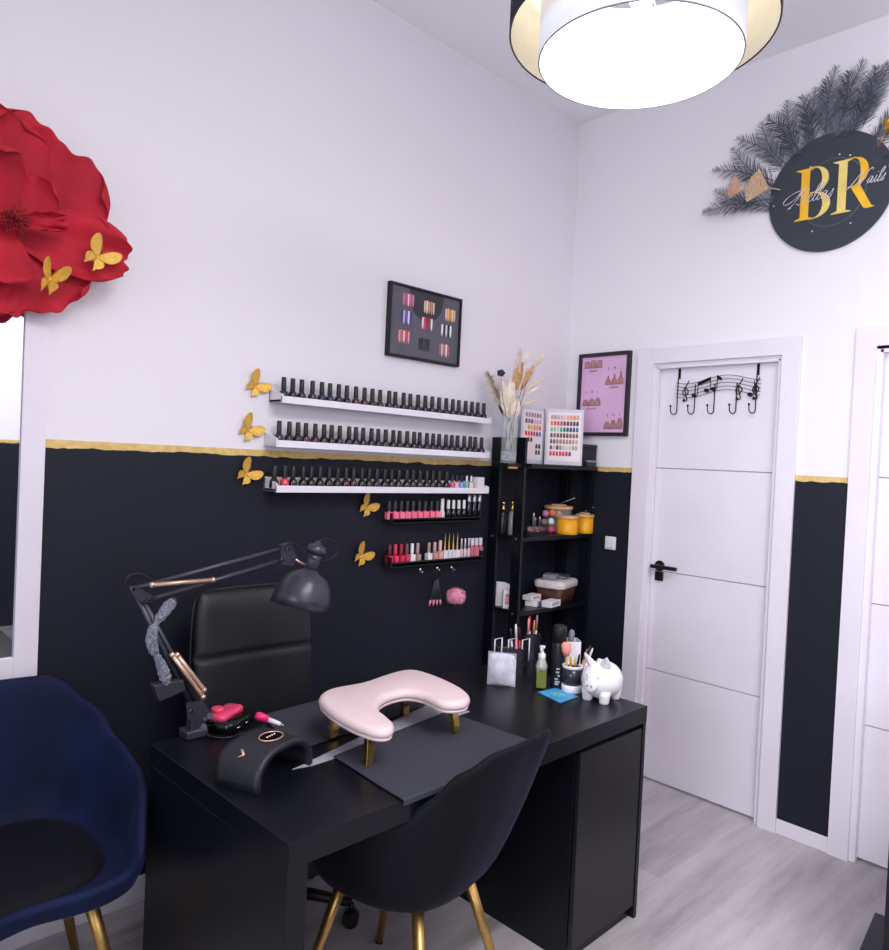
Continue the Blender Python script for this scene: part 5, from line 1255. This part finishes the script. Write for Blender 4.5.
# office chair behind the desk
oc = V((1.27, 2.03, 0))
t = thing('office_chair', 'black leather office chair with stitched tall back behind the desk', 'office chair', oc, -.03)
def back(u, v, k):
    s = (u-.5)*2; w_ = .215*(1-.10*abs(v*2-1)**4); ed = (1-abs(s)**7)**.5 if abs(s) < 1 else 0; ez = (1-abs(v*2-1)**9)**.5 if 0 < v < 1 else 0
    seam = -.010*math.exp(-((v-.62)/.012)**2)
    return V((s*w_, .14 + .05*v**2 - .025*(1-s*s)*0 + k*(-.030-seam*-1*0-.0)*ed*ez + (seam*-1 if k > 0 else 0) + .02*s*s*-1, .50+.55*v))
q = MB(); q.grid(lambda u, v: back(u, v, 1), 32, 48); q.grid(lambda u, v: back(1-u, v, -1), 32, 48); q.build('backrest', leather, t, local=True)
q = MB(); q.tube([back(u, .0, 0)*1 for u in (0.02,.5,.98)], .004, 6); 
pp = [V((x, y-.0, z_)) for x, y, z_ in [(.213, .155, .56), (.214, .165, .75), (.21, .175, .95), (.19, .185, 1.03), (.12, .19, 1.048), (0, .19, 1.05), (-.12, .19, 1.048), (-.19, .185, 1.03), (-.21, .175, .95), (-.214, .165, .75), (-.213, .155, .56)]]
q.tube(cat_rom(pp, 6), .005, 6); q.build('piping', leather, t, local=True)
MB().pad(rr(.45, .40, .09), [(.03, .43), (.004, .44), (0, .47), (.01, .495), (.05, .505)]).build('seat', leather, t, local=True)
q = MB(); q.bb((-.03, .10, .40), (.03, .20, .43)); q.tube([(0, .17, .41), (0, .20, .50), (0, .19, .62)], .018, 10); q.build('back_bracket', black_pl, t, local=True)
q = MB(); q.cyl((0,0,.10), (0,0,.43), .026, n=16); q.build('gas_column', black_metal, t, local=True)
for k in range(5):
    a = 2*PI*k/5+.5; d = V((math.cos(a), math.sin(a), 0))
    q = MB(); q.tube([V((0,0,.105)), d*.15+V((0,0,.095)), d*.27+V((0,0,.075))], [.024, .018, .014], 10); lg = q.build('base_arm', black_pl, t, local=True)
    q = MB(); s_ = d.cross(V((0,0,1))); q.cyl(d*.27+V((0,0,.026))-s_*.018, d*.27+V((0,0,.026))+s_*.018, .026, n=16); q.cyl(d*.27+V((0,0,.04)), d*.27+V((0,0,.075)), .008, n=8); q.build('caster', black_pl, lg, local=True)

# black furniture edge at the far right
a = onZ((875, 912), .06); b_ = onZ((859, 950), .06); e1 = (b_-a); e1.z = 0; e1.normalize(); e2 = V((-e1.y, e1.x, 0))
if e2.y > 0: e2 = -e2
t = thing('black_display_unit', 'black unit with low plinth cropped by the right edge of the photo', 'cabinet', (a.x+e1.x*.2+e2.x*.2, a.y+e1.y*.2+e2.y*.2, 0))
def slab(o_, l1, l2, z0, z1): return MB().poly([V((*(o_+e1*x+e2*y).xy, z0)) for x, y in ((0, 0), (l1, 0), (l1, l2), (0, l2))], (0, 0, z1-z0))
slab(a, .42, .42, 0, .06).build('plinth', black_lam, t, bevel=.002)
o_ = a + e1*.012 + e2*.078
slab(o_, .38, .32, .06, .70).build('cabinet_body', black_lam, t, bevel=.002)
slab(o_-e1*.004-e2*.004, .388, .328, .70, .72).build('top_panel', black_lam, t, bevel=.002)
